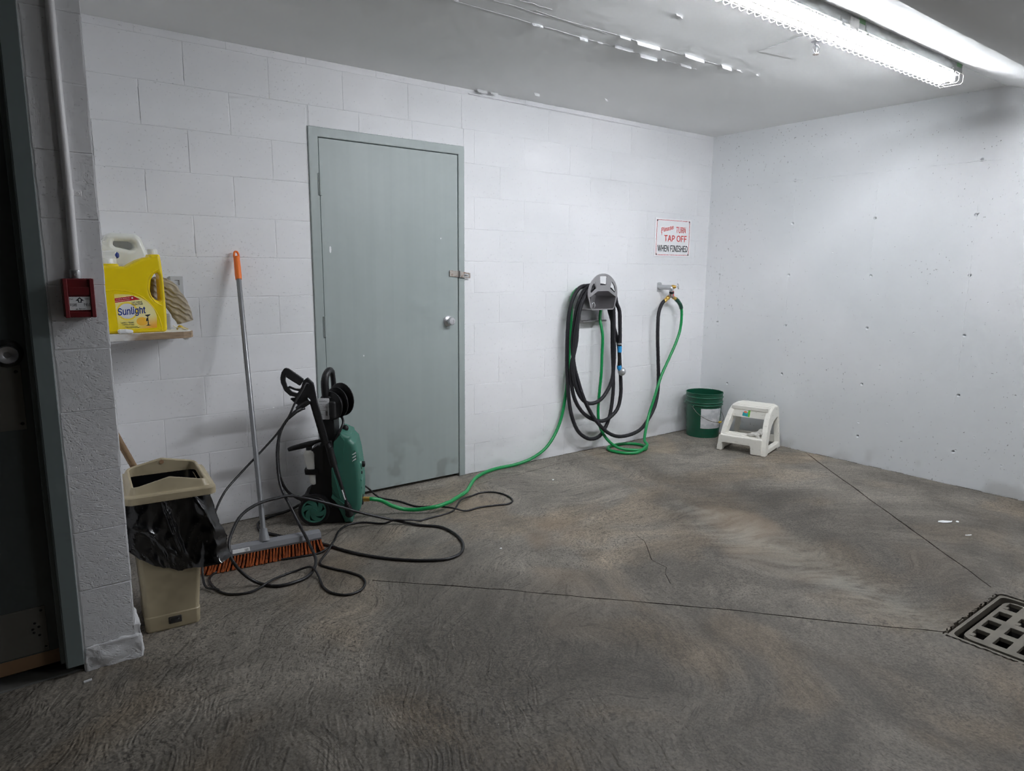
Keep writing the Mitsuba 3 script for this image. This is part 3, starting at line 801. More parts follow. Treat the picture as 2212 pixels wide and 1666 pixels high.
LAMP_Y0, LAMP_Y1 = -2.100, -1.985
LAMP_X0, LAMP_XM, LAMP_X1 = -3.03, -1.835, -0.675
LB = 2.378                     # the underside of the wire guards
for (x0, x1) in ((LAMP_X0, LAMP_XM), (LAMP_XM, LAMP_X1)):
    _had = set(scene)
    hz = cs([(LAMP_Y0, CEIL), (LAMP_Y0, 2.428), (LAMP_Y0 + 0.012, 2.421), (LAMP_Y1 - 0.012, 2.421), (LAMP_Y1, 2.428), (LAMP_Y1, CEIL)])
    body = hz.extrude(x1 - x0 - 0.004)
    put('ceiling_lamp__housing', xf(body, frame((x0 + 0.002, 0, 0), (0, 1, 0), (0, 0, 1))), 'm_fixture', label='dusty painted metal lamp channel')
    put('ceiling_lamp__reflector', tm(cb(x0 + 0.02, x1 - 0.02, LAMP_Y0 + 0.006, LAMP_Y1 - 0.006, 2.4165, 2.4215, 0.001)), 'm_reflector')
    put('ceiling_lamp__added_lip', tm(cb(x0 + 0.004, x1 - 0.004, LAMP_Y1 - 0.004, LAMP_Y1 - 0.001, 2.4085, 2.425, 0.001)), 'm_fixture')  # unseen lip, added to keep tube light off the ceiling
    for y in (-2.067, -2.018):
        put('ceiling_lamp__tube', tube([(x0 + 0.035, y, 2.400), (x1 - 0.035, y, 2.400)], 0.0127, 14, smooth=False), 'm_reflector', smooth=30,
            emitter={'type': 'area', 'radiance': {'type': 'rgb', 'value': list(TUBE_RADIANCE)}}, label='lit white fluorescent tube')
        for xe, s in ((x0 + 0.020, 1), (x1 - 0.020, -1)):
            put('ceiling_lamp__socket', tm(cb(min(xe, xe + s * 0.012), max(xe, xe + s * 0.012), y - 0.013, y + 0.013, 2.388, 2.4215, 0.003)), 'm_guard')
    W = []
    gx0, gx1 = x0 + 0.025, x1 + 0.012
    n = int((gx1 - gx0) / 0.0505)
    for i in range(n + 1):
        x = gx0 + (gx1 - gx0) * i / n
        W.append(tube([(x, LAMP_Y0 - 0.003, 2.424), (x, LAMP_Y0 - 0.003, 2.388), (x, LAMP_Y0 + 0.006, LB), (x, LAMP_Y1 - 0.006, LB), (x, LAMP_Y1 + 0.003, 2.388), (x, LAMP_Y1 + 0.003, 2.424)], 0.0022, 6, smooth=False))
    for (y, z) in ((LAMP_Y0 - 0.004, 2.424), (LAMP_Y1 + 0.004, 2.424), (-2.07, LB + 0.002), (-2.015, LB + 0.002)):
        W.append(straight((gx0, y, z), (gx1, y, z), 0.0022, 6))
    put('ceiling_lamp__wire_guard', cat_(*W), 'm_guard', smooth=40, label='white wire guard of one lamp half')
    right_half = [k for k in scene if k not in _had]
for (xa, xb) in ((-1.945, -1.925), (-1.73, -1.71), (-0.80, -0.78), (-2.95, -2.93)):
    c = cb(xa - 0.005, xb + 0.005, LAMP_Y0 - 0.004, LAMP_Y0 + 0.002, 2.423, 2.452, 0.001) + cb(xa, xb, LAMP_Y0 - 0.007, LAMP_Y0 + 0.0005, 2.412, 2.436, 0.001)
    put('ceiling_lamp__clip', tm(c), 'm_fixture')
sp = cb(-1.872, -1.795, LAMP_Y0 - 0.004, LAMP_Y0 + 0.001, 2.414, 2.462, 0.001) - Manifold.cylinder(0.02, 0.004, 0.004, 10).rotate([90, 0, 0]).translate([-1.845, LAMP_Y0 + 0.005, 2.452])
put('ceiling_lamp__joint_plate', tm(sp), 'm_guard')
for x in (-1.765, -0.72):
    put('ceiling_lamp__patch', tm(cb(x - 0.030, x + 0.028, LAMP_Y0 - 0.001, LAMP_Y0 + 0.004, 2.452, CEIL - 0.001, 0.0005)), 'm_fixture_green', label='green scrap of old paint on the lamp channel')
tag('ceiling_lamp', 'lit two-part fluorescent strip lamp with white wire guards on the ceiling', 'lamp')
# unseen second lamp, added behind the camera to light the beam's underside
for k in right_half:
    scene['ceiling_lamp_001__' + k[len('ceiling_lamp__'):].rstrip('0123456789').rstrip('_') + ('' if 'ceiling_lamp_001__' + k[len('ceiling_lamp__'):].rstrip('0123456789').rstrip('_') not in scene else k[-4:])] = {**scene[k], 'to_world': T().translate([0.3, -3.7, 0.10])}
tag('ceiling_lamp_001', 'unseen second fluorescent strip lamp, added behind the camera to light the beam', 'lamp')

# ---- sprinkler head
SX, SY = -1.639, -1.818
put('sprinkler_head__base', xf(lathe([(0, 0), (0.03, 0), (0.030, 0.003), (0.014, 0.008), (0.011, 0.010), (0.011, 0.020), (0.008, 0.024), (0, 0.024)], 20), axis_frame((SX, SY, CEIL), (0, 0, -1))), 'm_steel', smooth=40)
arms = [tube([(SX + s * 0.009 * 0.9, SY - s * 0.009 * 0.4, CEIL - 0.020), (SX + s * 0.017, SY - s * 0.007, CEIL - 0.032), (SX + s * 0.013, SY - s * 0.005, CEIL - 0.050), (SX, SY, CEIL - 0.060)], 0.0022, 8, 5) for s in (-1, 1)]
put('sprinkler_head__frame', cat_(*arms), 'm_steel', smooth=True)
put('sprinkler_head__bulb', tube([(SX, SY, CEIL - 0.022), (SX, SY, CEIL - 0.030), (SX, SY, CEIL - 0.046), (SX, SY, CEIL - 0.058)], [0.002, 0.0045, 0.0045, 0.0025], 10, 5), 'm_zinc', smooth=True)
dfl = Manifold.cylinder(0.002, 0.014, 0.014, 24)
for i in range(10):
    dfl = dfl - Manifold.cube([0.009, 0.0022, 0.01], True).translate([0.0125, 0, 0]).rotate([0, 0, i * 36])
put('sprinkler_head__deflector', xf(dfl, mv(np.eye(4), SX, SY, CEIL - 0.0635)), 'm_rusty')
tag('sprinkler_head', 'small metal sprinkler head hanging from the ceiling beside the lamp', 'sprinkler')

# ================================================================= ON THE PIER: alarm station and conduit
AX0, AX1, AZ0, AZ1 = -4.761, -4.677, 1.212, 1.333
b0 = cb(AX0, AX1, PY - 0.050, PY + 0.001, AZ0, AZ1, 0.003)
put('fire_alarm_station__body', tm(b0), 'm_red_metal')
for xa in (AX0 + 0.0005, AX1 - 0.0125):
    put('fire_alarm_station__side_rail', tm(cb(xa, xa + 0.012, PY - 0.060, PY - 0.046, AZ0, AZ1, 0.0015)), 'm_red_edge')
put('fire_alarm_station__pull_bar', tm(cb(AX0 + 0.0125, AX1 - 0.0125, PY - 0.057, PY - 0.046, AZ1 - 0.052, AZ1 - 0.026, 0.002)), 'm_red_metal')
put('fire_alarm_station__bottom_panel', tm(cb(AX0 + 0.0125, AX1 - 0.0125, PY - 0.056, PY - 0.046, AZ0 + 0.001, AZ0 + 0.018, 0.0015)), 'm_red_metal')
ly = PY - 0.0535
put('fire_alarm_station__handle', tm(cb(AX0 + 0.0135, AX1 - 0.0135, PY - 0.053, PY - 0.044, AZ0 + 0.023, AZ0 + 0.065, 0.0008)), 'm_label_white', label='white pull handle lettered FIRE and FEU')
ax = lambda t: AX0 + 0.0135 + t * 0.057
az = lambda t: AZ0 + 0.023 + t * 0.042
arrow = [(ax(0.50), az(0.97)), (ax(0.70), az(0.70)), (ax(0.585), az(0.70)), (ax(0.585), az(0.56)), (ax(0.415), az(0.56)), (ax(0.415), az(0.70)), (ax(0.30), az(0.70))]
inner = [(ax(0.50), az(0.87)), (ax(0.575), az(0.77)), (ax(0.535), az(0.77)), (ax(0.535), az(0.62)), (ax(0.465), az(0.62)), (ax(0.465), az(0.77)), (ax(0.425), az(0.77))]
ink = [text_in('PULL', ax(0.03), ax(0.22), az(0.78), az(0.90), ly + 0.001), text_in('TIREZ', ax(0.73), ax(0.96), az(0.78), az(0.90), ly + 0.001), text_in('FIRE', ax(0.04), ax(0.35), az(0.30), az(0.50), ly + 0.001), text_in('FEU', ax(0.68), ax(0.96), az(0.30), az(0.50), ly + 0.001),
       text_in('Mircom', ax(0.44), ax(0.74), az(0.06), az(0.16), ly + 0.001), flat(arrow, ly + 0.001, 0.0008, [inner[::-1]]), flat([(ax(0.28), az(0.05)), (ax(0.32), az(0.14)), (ax(0.34), az(0.05))], ly + 0.001), flat([(ax(0.33), az(0.05)), (ax(0.37), az(0.14)), (ax(0.39), az(0.05))], ly + 0.001)]
put('fire_alarm_station__handle__lettering', cat_(*ink), 'm_ink')
tag('fire_alarm_station', 'dark red fire alarm pull station on the white pier', 'fire alarm')
cx_, cy_ = -4.718, PY - 0.014
put('conduit__pipe', tube([(cx_ - 0.002, cy_, 1.352), (cx_, cy_, 1.6), (cx_ - 0.002, cy_, 2.0), (cx_ + 0.001, cy_, 2.62)], 0.0125, 16, 8), 'm_conduit', smooth=True)
put('conduit__connector', cat_(xf(lathe([(0, 0), (0.015, 0), (0.0165, 0.004), (0.0165, 0.024), (0.014, 0.028), (0.0, 0.028)], 20), mv(np.eye(4), cx_ - 0.002, cy_, AZ1 - 0.001)), xf(lathe([(0, 0.004), (0.004, 0.004), (0.004, 0)], 10), axis_frame((cx_ - 0.004, cy_ - 0.016, AZ1 + 0.012), (0, -1, 0)))), 'm_zinc', smooth=40)
st = cat_(xf(lathe([(0.0122, -0.009), (0.0142, -0.009), (0.0142, 0.009), (0.0122, 0.009)], 20), mv(np.eye(4), cx_ + 0.0, cy_, 1.597)), tm(cb(cx_ + 0.011, cx_ + 0.036, PY - 0.0035, PY + 0.001, 1.588, 1.606, 0.002)), screws([(cx_ + 0.027, 1.597)], PY - 0.0035, 0.0045))
put('conduit__strap', st, 'm_conduit', smooth=40)
tag('conduit', 'white painted conduit running up the pier above the red alarm', 'pipe')

# ================================================================= SHELF AND WHAT STANDS ON IT
SZ = 1.076
sh = cs([(-4.637, 0.0), (-4.637, -0.315), (-4.24, -0.315), (-4.205, -0.300), (-4.190, -0.265), (-4.180, -0.03), (-4.178, 0.0)])
put('shelf__board', xf(pillow(sh, 0.030, 0.003, 2), mv(np.eye(4), z=SZ - 0.030)), 'm_shelf_edge', smooth=20)
put('shelf__top_paint', xf(sh.offset(-0.004, m3.JoinType.Round).extrude(0.0008), mv(np.eye(4), z=SZ - 0.0002)), 'm_label_white')
put('shelf__bracket', tm(hull([(-4.635, -0.30, SZ - 0.030), (-4.635, -0.27, SZ - 0.030), (-4.635, -0.30, SZ - 0.052), (-4.635, -0.27, SZ - 0.052), (-4.42, -0.30, SZ - 0.030), (-4.42, -0.27, SZ - 0.030), (-4.44, -0.30, SZ - 0.034), (-4.44, -0.27, SZ - 0.034)])), 'm_block')
put('shelf__knob_foot', xf(lathe([(0, 0), (0.012, 0), (0.013, 0.006), (0.008, 0.012), (0, 0.013)], 16), axis_frame((-4.222, -0.27, SZ - 0.030), (0, 0, -1))), 'm_white_plastic', smooth=40)
tag('shelf', 'rough wooden shelf with a worn painted edge, holding the jugs', 'shelf')

# yellow detergent jug
JY = -0.183     # its back
sil = [(-4.560, SZ), (-4.312, SZ), (-4.302, SZ + 0.008), (-4.300, 1.16), (-4.302, 1.30), (-4.307, 1.395), (-4.311, 1.425), (-4.353, 1.425), (-4.355, 1.414), (-4.372, 1.410), (-4.400, 1.400), (-4.428, 1.384), (-4.446, 1.373), (-4.458, 1.369), (-4.470, 1.371), (-4.560, 1.373), (-4.572, 1.36), (-4.575, 1.15)]
grip = [(-4.318, 1.330), (-4.326, 1.345), (-4.340, 1.337), (-4.354, 1.312), (-4.361, 1.270), (-4.357, 1.240), (-4.342, 1.222), (-4.326, 1.214), (-4.318, 1.222)]
js = rnd(cs(sil), 0.006) - rnd(cs(grip), 0.003)
put('detergent_jug__body', xzx(soft(js, 0.108, 0.014).translate([0, 0.0014, 0]), JY), 'm_yellow', smooth=True)
JF = JY - 0.108
def ridge_path(P, r, m, name):
    put(name, tube([(x, JF + 0.0008, z) for x, z in P], r, 8, 5), m, smooth=True)
ridge_path([(-4.563, 1.262), (-4.50, 1.270), (-4.455, 1.264), (-4.405, 1.243), (-4.365, 1.205), (-4.338, 1.155), (-4.328, 1.115), (-4.326, 1.085)], 0.0028, 'm_yellow', 'detergent_jug__label_ridge')
ridge_path([(-4.316, 1.36), (-4.335, 1.352), (-4.355, 1.33), (-4.368, 1.285), (-4.362, 1.245), (-4.345, 1.215), (-4.318, 1.196)], 0.003, 'm_yellow', 'detergent_jug__grip_ridge')
put('detergent_jug__spout_cap', xf(lathe([(0.0, 0.026), (0.019, 0.026), (0.0205, 0.023), (0.0205, 0.0), (0, 0)], 24), mv(np.eye(4), -4.332, JY - 0.054, 1.4235)), 'm_white_plastic', smooth=40)
put('detergent_jug__neck', xf(lathe([(0, 0.012), (0.040, 0.012), (0.044, 0.006), (0.046, 0.0), (0, 0)], 28), mv(np.eye(4), -4.515, JY - 0.054, 1.371)), 'm_yellow', smooth=40)
put('detergent_jug__pump_collar', xf(lathe([(0, 0.026), (0.033, 0.026), (0.036, 0.023), (0.038, 0.002), (0.036, 0), (0, 0)], 28), mv(np.eye(4), -4.515, JY - 0.054, 1.381)), 'm_white_plastic', smooth=40)
tap_ = rb(-4.545, -4.478, JY - 0.072, JY - 0.036, 1.404, 1.440, 0.006, 12) + Manifold.cylinder(0.02, 0.012, 0.012, 20).translate([-4.515, JY - 0.054, 1.400])
put('detergent_jug__tap', tm(tap_), 'm_white_plastic', smooth=40)
put('detergent_jug__tap__button', xf(lathe([(0, 0.012), (0.011, 0.011), (0.014, 0.006), (0.014, 0)], 20), axis_frame((-4.480, JY - 0.058, 1.420), (1, -0.6, 0))), 'm_blue', smooth=40, label='dark blue tap button')
lab = rnd(cs([(-4.500, 1.094), (-4.346, 1.098), (-4.343, 1.150), (-4.352, 1.185), (-4.375, 1.216), (-4.405, 1.236), (-4.445, 1.249), (-4.506, 1.252)]), 0.004)
put('detergent_jug__sticker', xzx(lab.extrude(0.0008), JF), 'm_label_yellow', label='yellow and orange paper label with lettering')
lf = JF - 0.0008
put('detergent_jug__sticker__sun_ring', flat(circ(-4.460, 1.176, 0.041), lf, 0.0004, [circ(-4.460, 1.176, 0.034)[::-1]]), 'm_ring_yellow')
put('detergent_jug__sticker__sun_disc', flat(circ(-4.460, 1.176, 0.034), lf, 0.0003), 'm_label_white')
put('detergent_jug__sticker__banner', flat([(-4.504, 1.214), (-4.505, 1.233), (-4.432, 1.243), (-4.405, 1.2265)], lf, 0.0006), 'm_red_banner')
put('detergent_jug__sticker__banner__lettering', cat_(text_in('Tough on grease 2X', -4.500, -4.445, 1.2262, 1.2302, lf - 0.0006, 0.0003, rot=0.12), text_in('Plus tenace sur gras', -4.502, -4.447, 1.2180, 1.2220, lf - 0.0006, 0.0003, rot=0.12), flat(circ(-4.436, 1.234, 0.004, 5), lf - 0.0006, 0.0003)), 'm_label_white')
put('detergent_jug__sticker__lettering', cat_(text_in('THE GREASE', -4.440, -4.398, 1.2105, 1.2170, lf - 0.0005, 0.0004, skew=0.02, rot=0.06), text_in('FIGHTER', -4.440, -4.396, 1.1995, 1.2085, lf - 0.0005, 0.0004, skew=0.02, rot=0.06),
    text_in('Lemon Fresh', -4.489, -4.437, 1.122, 1.1285, lf - 0.0005, 0.0004), text_in('Citron Frais', -4.483, -4.437, 1.113, 1.1195, lf - 0.0005, 0.0004), flat([(-4.474, 1.107), (-4.424, 1.107), (-4.424, 1.1055), (-4.474, 1.1055)], lf - 0.0004), flat([(-4.468, 1.103), (-4.414, 1.103), (-4.414, 1.1015), (-4.468, 1.1015)], lf - 0.0004)), 'm_ink')
put('detergent_jug__sticker__wordmark', text_in('Sunlight', -4.497, -4.387, 1.148, 1.190, lf - 0.0006, 0.0006, skew=0.03, rot=0.07), 'm_blue')
put('detergent_jug__sticker__lemon', cat_(flat(circ(-4.405, 1.129, 0.022, 28, 0.019), lf, 0.0006)), 'm_lemon')
put('detergent_jug__sticker__glass', cat_(flat([(-4.392, 1.157), (-4.368, 1.160), (-4.369, 1.157), (-4.379, 1.149), (-4.378, 1.113), (-4.368, 1.110), (-4.390, 1.108), (-4.3815, 1.113), (-4.3815, 1.149)], lf - 0.0003), flat([(-4.388, 1.127), (-4.386, 1.142), (-4.3785, 1.144), (-4.381, 1.132)], lf - 0.0003)), 'm_ink')
put('detergent_jug__crumple', xf(lump(-0.03, 0.03, -0.012, 0.0, 0.0, 0.012, 0.012, 60, 4), mv(np.eye(4), -4.475, -0.302, SZ + 0.005)), 'm_label_white', smooth=False, label='torn scrap of label paper at the foot')
tag('detergent_jug', 'large yellow dish soap jug with white caps, on the shelf', 'jug')

# milky jug behind it
sil2 = [(-4.585, SZ), (-4.330, SZ), (-4.320, SZ + 0.01), (-4.318, 1.405), (-4.326, 1.432), (-4.344, 1.488), (-4.352, 1.508), (-4.372, 1.522), (-4.470, 1.524), (-4.492, 1.512), (-4.503, 1.490), (-4.530, 1.470), (-4.585, 1.455), (-4.595, 1.43), (-4.597, 1.10)]
hol = [(-4.462, 1.488), (-4.395, 1.488), (-4.380, 1.478), (-4.376, 1.462), (-4.388, 1.450), (-4.402, 1.448), (-4.458, 1.461), (-4.466, 1.470)]
put('clear_jug__body', xzx(soft(rnd(cs(sil2), 0.008) - rnd(cs(hol), 0.004), 0.088, 0.020), -0.006), 'm_milky', smooth=True)
put('clear_jug__cap', xf(lathe([(0, 0.02), (0.022, 0.02), (0.024, 0.016), (0.024, 0), (0, 0)], 20), mv(np.eye(4), -4.555, -0.05, 1.462)), 'm_white_plastic', smooth=40)
tag('clear_jug', 'milky white plastic jug with a looped handle, behind the yellow jug', 'jug')

# knitted cloth draped over a tin, the small tin, scraps
def sleeve():
    P = spline([(-4.350, -0.120, 1.262), (-4.300, -0.125, 1.282), (-4.262, -0.130, 1.255), (-4.232, -0.132, 1.205), (-4.208, -0.134, 1.150), (-4.196, -0.137, 1.108)], 7)
    Rr = np.interp(np.linspace(0, 1, len(P)), [0, 0.10, 0.35, 0.7, 1], [0.020, 0.042, 0.052, 0.046, 0.036])
    rings = []
    for i, (c, r) in enumerate(zip(P, Rr)):
        t = P[min(i + 1, len(P) - 1)] - P[max(i - 1, 0)]; t /= np.linalg.norm(t)
        e1 = np.array([0, 1.0, 0]); e2 = np.cross(t, e1)
        ring = []
        for k in range(36):
            a = 2 * math.pi * k / 36
            f = 1 + 0.10 * math.sin(3 * a + 1.5 * i / len(P)) + 0.08 * (meshkit.noise(np.array([math.cos(a) * 2, math.sin(a) * 2, i * 0.35]), 2) - 0.5) * 2
            ring.append(c + r * f * (0.72 * math.cos(a) * e1 + math.sin(a) * e2) + np.array([0, -0.010, 0]))
        rings.append(ring)
    outer = np.array(rings)
    n = len(outer)
    inn = []
    for i in range(n - 1, n // 3, -1):
        c = outer[i].mean(0)
        inn.append(c + (outer[i] - c) * 0.84)
    return loft(np.concatenate([outer, inn]))
put('knit_cloth', sleeve(), 'm_knit', smooth=50, label='beige knitted cloth draped at the right end of the shelf', cat='cloth')
flap = []
for i in range(9):
    t = i / 8
    flap.append([(-4.345 + 0.078 * s - 0.002 * i, -0.168 - 0.006 * math.sin(6 * s + 3 * t), 1.315 - 0.17 * t - 0.03 * math.sin(3.0 * s + 1) * t) for s in np.linspace(0, 1, 12)] + [(-4.345 + 0.078 * s - 0.002 * i, -0.158 - 0.006 * math.sin(6 * s + 3 * t), 1.315 - 0.17 * t - 0.03 * math.sin(3.0 * s + 1) * t) for s in np.linspace(1, 0, 12)])
put('knit_cloth__cuff', loft(flap), 'm_knit', smooth=40)
put('storage_tin', tm(rb(-4.305, -4.262, -0.168, -0.112, SZ, 1.150, 0.006, 10)), 'm_zinc', smooth=30, label='small grey tin between the yellow jug and the knitted cloth', cat='tin')
put('twist_tie', cat_(tube([(-4.247, -0.21, SZ + 0.004), (-4.235, -0.22, SZ + 0.018), (-4.222, -0.225, SZ + 0.009), (-4.205, -0.24, SZ + 0.004)], [0.003, 0.007, 0.006, 0.003], 8, 5)), 'm_gold_dry', smooth=True, label='crumpled yellow scrap lying on the shelf end below the cloth', cat='scrap')
put('twist_tie__string', tube([(-4.262, -0.205, SZ + 0.022), (-4.248, -0.215, SZ + 0.012), (-4.226, -0.235, SZ + 0.010), (-4.212, -0.250, SZ + 0.004), (-4.214, -0.262, SZ + 0.004)], 0.0026, 8, 5), 'm_white_plastic', smooth=True)
ob = cb(-4.225, -4.163, -0.018, 0.0, 1.205, 1.327, 0.003) - cb(-4.205, -4.182, -0.03, -0.012, 1.282, 1.308, 0.001) - cb(-4.205, -4.182, -0.03, -0.012, 1.225, 1.25, 0.001)
put('wall_outlet', tm(ob), 'm_outlet', label='grey outlet plate on the block wall behind the knitted cloth', cat='outlet')

# ================================================================= TRASH CAN
bx = np.array([0.9962, -0.0872, 0]); by = np.array([0.0872, 0.9962, 0])
BM = frame((-4.590, -1.023, 0), bx, by)       # front left foot corner at the origin


def rrect(x0, x1, y0, y1, r, z, n=6, bulge=0.0):
    P = []
    for cx, cy, a0 in ((x1 - r, y1 - r, 0), (x0 + r, y1 - r, 90), (x0 + r, y0 + r, 180), (x1 - r, y0 + r, 270)):
        for i in range(n + 1):
            a = math.radians(a0 + 90 * i / n)
            P.append((cx + r * math.cos(a), cy + r * math.sin(a), z))
    return P


def shell(levels):
    return loft([rrect(*l) for l in levels], cap0=True, cap1=False)


lv = [(0.004, 0.186, 0.004, 0.232, 0.015, 0.0), (0.0, 0.190, 0.0, 0.236, 0.018, 0.006), (-0.002, 0.193, -0.002, 0.240, 0.018, 0.060), (0.001, 0.190, 0.001, 0.237, 0.018, 0.064), (-0.020, 0.232, -0.022, 0.280, 0.022, 0.535)]
lv += [(-0.017, 0.229, -0.019, 0.277, 0.021, 0.535), (0.006, 0.184, 0.006, 0.230, 0.015, 0.012)]
put('trash_can__body', xf(loft([rrect(*l) for l in lv]), BM), 'm_beige', smooth=35)
put('trash_can__foot_notch', xf(cb(0.078, 0.124, -0.006, 0.004, 0.022, 0.050, 0.003), BM), 'm_pit', label='dark worn notch in the can foot')
put('trash_can__foot_notch__tab', xf(lump(0.084, 0.118, -0.009, 0.0, 0.028, 0.044, 0.008, 60, 6), BM), 'm_black_soft', smooth=False)
# lid: a rim, sloped walls and gabled ends round an open top
x0, x1, y0, y1 = -0.038, 0.272, -0.052, 0.308
def lid_rings():
    R = []
    def ring(ix, z, gable=0.0, r=0.03):
        P = rrect(x0 + ix, x1 - ix, y0 + ix, y1 - ix, max(r - ix * 0.4, 0.008), z, 5)
        xm = (x0 + x1) / 2
        Q = []
        for (x, y, zz) in P:
            g = gable * max(0.0, 1 - abs(x - xm) / ((x1 - x0) / 2 - ix))
            Q.append((x, y, zz + g))
        return Q
    return ring
ring = lid_rings()
def dens(P):
    out = []
    for a, b in zip(P, P[1:] + P[:1]):
        a, b = np.array(a), np.array(b)
        k = max(1, int(np.linalg.norm(b - a) / 0.03))
        out += [tuple(a + (b - a) * i / k) for i in range(k)]
    return out
base = dens(rrect(x0, x1, y0, y1, 0.03, 0.0, 5))
def lid_ring(ins, z, gable):
    xm, ym = (x0 + x1) / 2, (y0 + y1) / 2
    hx, hy = (x1 - x0) / 2, (y1 - y0) / 2
    Q = []
    for (x, y, _) in base:
        u, v = (x - xm) / hx, (y - ym) / hy
        Q.append((xm + u * (hx - ins), ym + v * (hy - ins), z + gable * max(0.0, 1 - abs(u))))
    return Q
levels = [(0.010, 0.526, 0), (0.001, 0.526, 0), (0.0, 0.530, 0), (0.0, 0.551, 0), (0.003, 0.555, 0), (0.014, 0.557, 0), (0.018, 0.560, 0), (0.026, 0.577, 0.026), (0.029, 0.580, 0.028), (0.034, 0.580, 0.028), (0.037, 0.577, 0.026), (0.034, 0.560, 0.0), (0.034, 0.545, 0), (0.010, 0.540, 0)]
put('trash_can__lid', xf(loft([lid_ring(*l) for l in levels] + [lid_ring(*levels[0])], False, False), BM), 'm_beige', smooth=35, label='beige open-topped lid with gabled ends')
put('trash_can__lid__pivot_dimple', xf(lathe([(0, 0.001), (0.008, 0.001), (0.009, 0.0)], 14), BM @ axis_frame(((x0 + x1) / 2 + 0.0, y1 - 0.037, 0.592), (0, -1, 0.1))), 'm_primer', smooth=True)
tag('trash_can', 'beige plastic trash can with open gabled lid, beside the white pier', 'trash can')


def bag_skirt():
    """The liner folded out over the can: hangs from the rim, longer and flared at the front corners."""
    nb = 180
    xm, ym, hx, hy = 0.106, 0.129, 0.136, 0.162
    rr = np.array(dens(rrect(xm - hx, xm + hx, ym - hy, ym + hy, 0.03, 0, 5)))[:, :2]
    closed = np.vstack([rr, rr[:1]])
    s = np.r_[0, np.cumsum(np.linalg.norm(np.diff(closed, axis=0), axis=1))]
    q = np.linspace(0, s[-1], nb, endpoint=False)
    base2 = np.stack([np.interp(q, s, closed[:, k]) for k in (0, 1)], 1)
    rings = []
    nz = 30
    for j in range(nz + 1):
        t = j / nz
        R = []
        for i, (x, y) in enumerate(base2):
            u, v = (x - xm) / hx, (y - ym) / hy
            front = max(0.0, -v)
            zb = 0.30
            if v < -0.6:
                zb = np.interp(u, [-1.0, -0.55, 0.15, 0.45, 1.0], [0.340, 0.290, 0.235, 0.245, 0.272])
            elif u > 0.6:
                zb = np.interp(v, [-1, -0.4, 1], [0.272, 0.30, 0.36])
            elif u < -0.6:
                zb = np.interp(v, [-1, 1], [0.335, 0.36])
            z = 0.540 + (zb - 0.540) * t
            flare = 0.004 + 0.012 * t
            cornr = max(0.0, u) ** 2.2 * max(0.0, -v) ** 2.2
            flare += 0.088 * cornr * t ** 1.2
            cl = max(0.0, -u) ** 3 * max(0.0, -v) ** 3
            flare += 0.012 * cl * t
            taper = 0.030 * t * (1 - 0.8 * cornr)
            th = math.atan2(v, u)
            f1 = meshkit.fbm(np.array([th * 5.0 + 1.3 * t, t * 2.2, 3.0]), 3, 5) - 0.5
            f2 = 1 - abs(2 * meshkit.noise(np.array([th * 3.2 - 2.0 * t, t * 1.6, 7.0]), 9) - 1)
            f3 = 1 - abs(2 * meshkit.noise(np.array([th * 7.5 + 3.5 * t, t * 3.0, 1.0]), 13) - 1)
            amp = 0.016 * min(1, 3.5 * t + 0.12)
            off = flare - taper + amp * (0.8 * f1 + 1.5 * f2 ** 4 + 0.5 * f3 ** 5 - 0.1)
            dnorm = np.array([u, v]) / max(1e-6, math.hypot(u, v))
            if abs(u) > abs(v): nrm = np.array([math.copysign(1, u), 0.25 * v])
            else: nrm = np.array([0.25 * u, math.copysign(1, v)])
            nrm = 0.6 * nrm / np.linalg.norm(nrm) + 0.4 * dnorm
            R.append((x + off * nrm[0], y + off * nrm[1], z + 0.006 * f1 * t))
        rings.append(R)
    inner = []
    for j in range(nz, -1, -1):
        A = np.array(rings[j]); c = np.array([xm, ym, 0])
        d = A - c; d[:, 2] = 0
        A2 = A - d / np.linalg.norm(d, axis=1, keepdims=True) * 0.0016
        inner.append(A2)
    return loft(np.concatenate([np.array(rings), np.array(inner)]), False, False)


put('trash_bag__skirt', xf(bag_skirt(), BM), 'm_bag', smooth=60)
def bag_inside():
    rings = []
    for j in range(15):
        t = j / 14
        z = 0.546 - 0.27 * t
        R = []
        for (x, y, _) in dens(rrect(-0.012, 0.224, -0.014, 0.272, 0.03, 0, 5)):
            u, v = (x - 0.106) / 0.118, (y - 0.129) / 0.143
            th = math.atan2(v, u)
            f = 1 - abs(2 * meshkit.noise(np.array([th * 5.0 + t, t * 2.0, 3.0]), 21) - 1)
            k = 1 - 0.10 * t - 0.06 * f ** 3 * min(1, 3 * t)
            R.append((0.106 + (x - 0.106) * k, 0.129 + (y - 0.129) * k, z))
        rings.append(R)
    return loft(rings[::-1], True, False)
put('trash_bag__liner', xf(bag_inside(), BM), 'm_bag', smooth=50)
tag('trash_bag', 'shiny black bag lining the beige trash can and folded over its rim', 'bag')

# wooden handle leaning behind the can
put('wooden_handle', tube([(-4.6268, -0.685, 0.798), (-4.602, -0.665, 0.735), (-4.49, -0.60, 0.45), (-4.318, -0.50, 0.012)], 0.0135, 16, 6), 'm_stick', smooth=30, label='brown wooden tool handle leaning behind the trash can against the pier', cat='handle')

